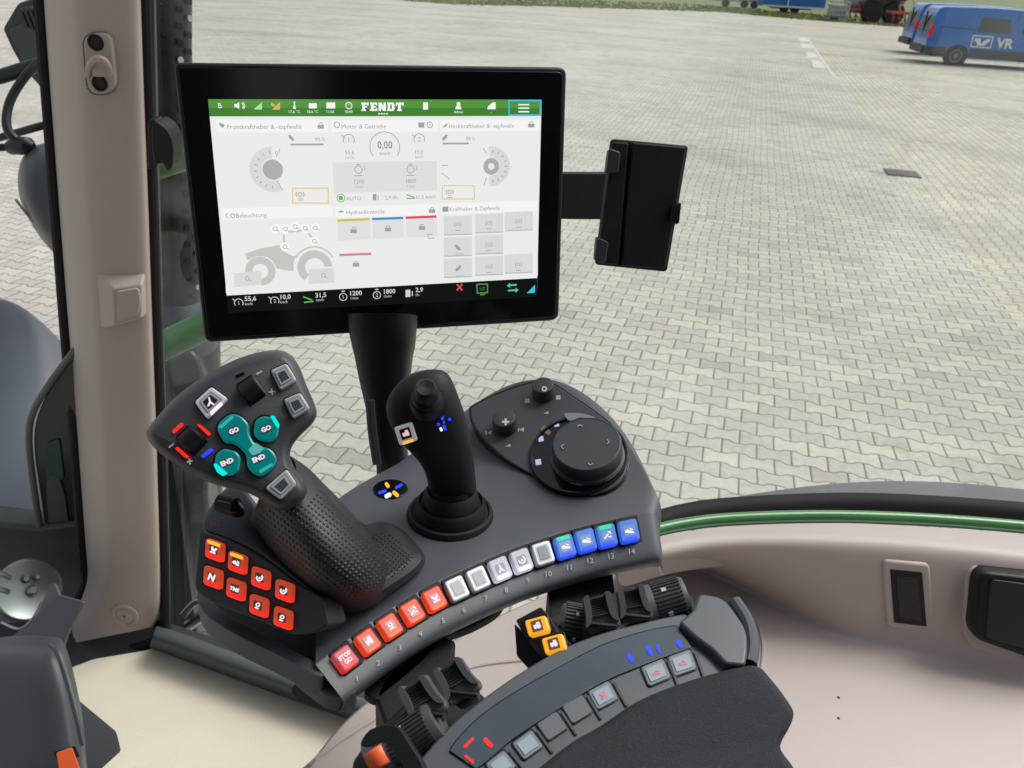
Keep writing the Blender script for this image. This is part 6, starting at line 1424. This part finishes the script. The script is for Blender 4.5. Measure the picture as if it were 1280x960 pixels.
# green door rail, black rubber and the dark ledge outside, all running round the right window
rail = thing('window_rail', 'green painted window rail curving above the beige side console', 'window frame', level(.52).hit(1000, 645))
def curve(pts, drop): return [level(drop).hit(p.x, p.y) for p in cat([(x, y, 0) for x, y in pts], 5, False)]
GR_ = [(740, 700), (790, 672), (826, 661), (862, 654), (905, 649), (987, 645.5), (1070, 645.5), (1175, 650), (1300, 660), (1450, 676)]
b = MB(); b.tube(curve(GR_, .53), .0066, 16); b.build('green_rail', GREEN, rail)
RBp = [(740, 694), (790, 664), (826, 652), (862, 643), (905, 637), (987, 632), (1070, 630), (1175, 634), (1300, 644), (1450, 662)]
b = MB(); b.tube(curve(RBp, .57), .014, 16); b.build('rubber_seal', RUBBER, rail)
b = MB(); b.tube(curve([(x, y + 7) for x, y in GR_], .525), .0018, 10); b.build('inner_lip', mat('dull green edge', (.035, .09, .045), .5), rail)
ledge = thing('outer_fender', 'dark rounded mudguard ledge outside below the right window', 'fender', level(.75).hit(1100, 610))
Lp = [(780, 664), (826, 645), (862, 634), (905, 624), (945, 616.5), (1028, 605), (1112, 600.5), (1195, 603), (1280, 611), (1420, 632)]
rows = []
for k, (dy, h) in enumerate([(-1.0, .075), (0, .052), (6, .040), (14, .034), (30, .030), (50, .030)]):
    rows.append([level(.70 + h - .03).hit(x, y + dy * min(1, max(.15, (x - 800) / 200))) for x, y in Lp])
m_ = mat('mesh plastic', (.085, .092, .105), .55, bump=.9, bscale=600)
grid('ledge', rows, m_, ledge, sub=2, solid=.006)
# laminated window pane bulging round the cab corner
GL = bpy.data.materials.new('window glass'); GL.use_nodes = True; nt = GL.node_tree; nt.nodes.clear()
o_ = nd(nt, 'ShaderNodeOutputMaterial'); tr = nd(nt, 'ShaderNodeBsdfTransparent'); tr.inputs[0].default_value = (.965, .98, .965, 1)
gs = nd(nt, 'ShaderNodeBsdfGlossy'); gs.inputs['Roughness'].default_value = .02; lw = nd(nt, 'ShaderNodeLayerWeight'); pw_ = nd(nt, 'ShaderNodeMath', operation='POWER'); pw_.inputs[1].default_value = 5; nt.links.new(lw.outputs['Facing'], pw_.inputs[0]); fr = nd(nt, 'ShaderNodeMath', operation='MULTIPLY_ADD'); fr.inputs[1].default_value = .5; fr.inputs[2].default_value = .035; nt.links.new(pw_.outputs[0], fr.inputs[0])
mx = nd(nt, 'ShaderNodeMixShader'); nt.links.new(fr.outputs[0], mx.inputs[0]); df = nd(nt, 'ShaderNodeBsdfTranslucent'); df.inputs[0].default_value = (.9, .9, .9, 1)
tc_ = nd(nt, 'ShaderNodeTexCoord'); n1 = nd(nt, 'ShaderNodeTexNoise'); n1.inputs['Scale'].default_value = 2.2; n1.inputs['Detail'].default_value = 6; n1.inputs['Distortion'].default_value = 2.5
nt.links.new(tc_.outputs['Object'], n1.inputs['Vector']); r1 = nd(nt, 'ShaderNodeMapRange'); r1.inputs[1].default_value = .42; r1.inputs[2].default_value = .72; r1.inputs[3].default_value = .0; r1.inputs[4].default_value = .075; nt.links.new(n1.outputs['Fac'], r1.inputs[0])  # smudge haze that also stands in for soft reflection arcs
m0 = nd(nt, 'ShaderNodeMixShader'); nt.links.new(r1.outputs[0], m0.inputs[0]); nt.links.new(tr.outputs[0], m0.inputs[1]); nt.links.new(df.outputs[0], m0.inputs[2]); nt.links.new(m0.outputs[0], mx.inputs[1]); nt.links.new(gs.outputs[0], mx.inputs[2]); nt.links.new(mx.outputs[0], o_.inputs[0])
wg_ = thing('windscreen', 'large clear curved window pane of the cab facing the paved yard', 'window', (0, 1.2, 1.9))
pl_ = [Vector((x, y, 0)) for x, y in ((-.56, 1.20), (-.42, 1.24), (-.2, 1.19), (.04, 1.07), (.24, .95), (.40, .92), (.58, .93), (.85, .90))]
bc2 = cat([(p.x, p.y, 0) for p in pl_], 5, False); rows = []
for zz, s in ((1.2, 1.0), (1.7, 1.0), (2.2, 1.0), (3.05, .99)): rows.append([Vector((p.x * s, p.y * s, zz)) for p in bc2])
o = grid('pane', rows, GL, wg_, sub=0)
sm = o.modifiers.new('solid', 'SOLIDIFY'); sm.thickness = .005
# added roof and rear wall, out of view, shaped to shade the inside
rf = thing('shade_roof', 'unseen dark roof and rear wall added to shade the cab', 'roof', (0, .1, 3.1))
HL = mat('shade_liner', (.09, .088, .085), .9)
b = MB(); b.box((0, -.62, 3.10), Vector((.95, 0, 0)), Vector((0, .65, 0)), Vector((0, 0, .05))); b.build('shade_liner', HL, rf, bevel=.04)
b = MB()
for c, sx, sz in (((0, -1.25, 1.7), .9, .42), ((0, -1.25, 2.96), .9, .12), ((-.70, -1.25, 2.48), .20, .36), ((.70, -1.25, 2.48), .20, .36)): b.box(c, Vector((sx, 0, 0)), Vector((0, .04, 0)), Vector((0, 0, sz)))
for x in (-.9, .9): b.box((x, -.78, 2.19), Vector((.03, 0, 0)), Vector((0, .43, 0)), Vector((0, 0, .90)))
b.build('shade_rear_frame', HL, rf)
se = thing('shade_seat', 'unseen dark seat with tall backrest added to block light from behind', 'seat', (-.15, -.45, 1.45))  # unseen seat, added to keep light from behind off the console
SF = mat('seat fabric', (.03, .032, .036), .95, bump=.6, bscale=500)
slab_b = MB(); slab_b.box((-.15, -.35, 1.92), Vector((.26, 0, 0)), Vector((0, .24, 0)), Vector((0, 0, .07))); slab_b.build('cushion', SF, se, bevel=.05, seg=5)
slab_b = MB(); slab_b.box((-.15, -.64, 2.36), Vector((.25, 0, 0)), Vector((0, .07, .01)), Vector((0, -.06, .42))); slab_b.build('backrest', SF, se, bevel=.05, seg=5)
slab_b = MB(); slab_b.lathe((-.15, -.38, 1.44), (0, 0, 1), [(.2, 0), (.2, .04), (.12, .10), (.11, .40), (.18, .44)], 24); slab_b.build('pedestal', BLACKM, se)
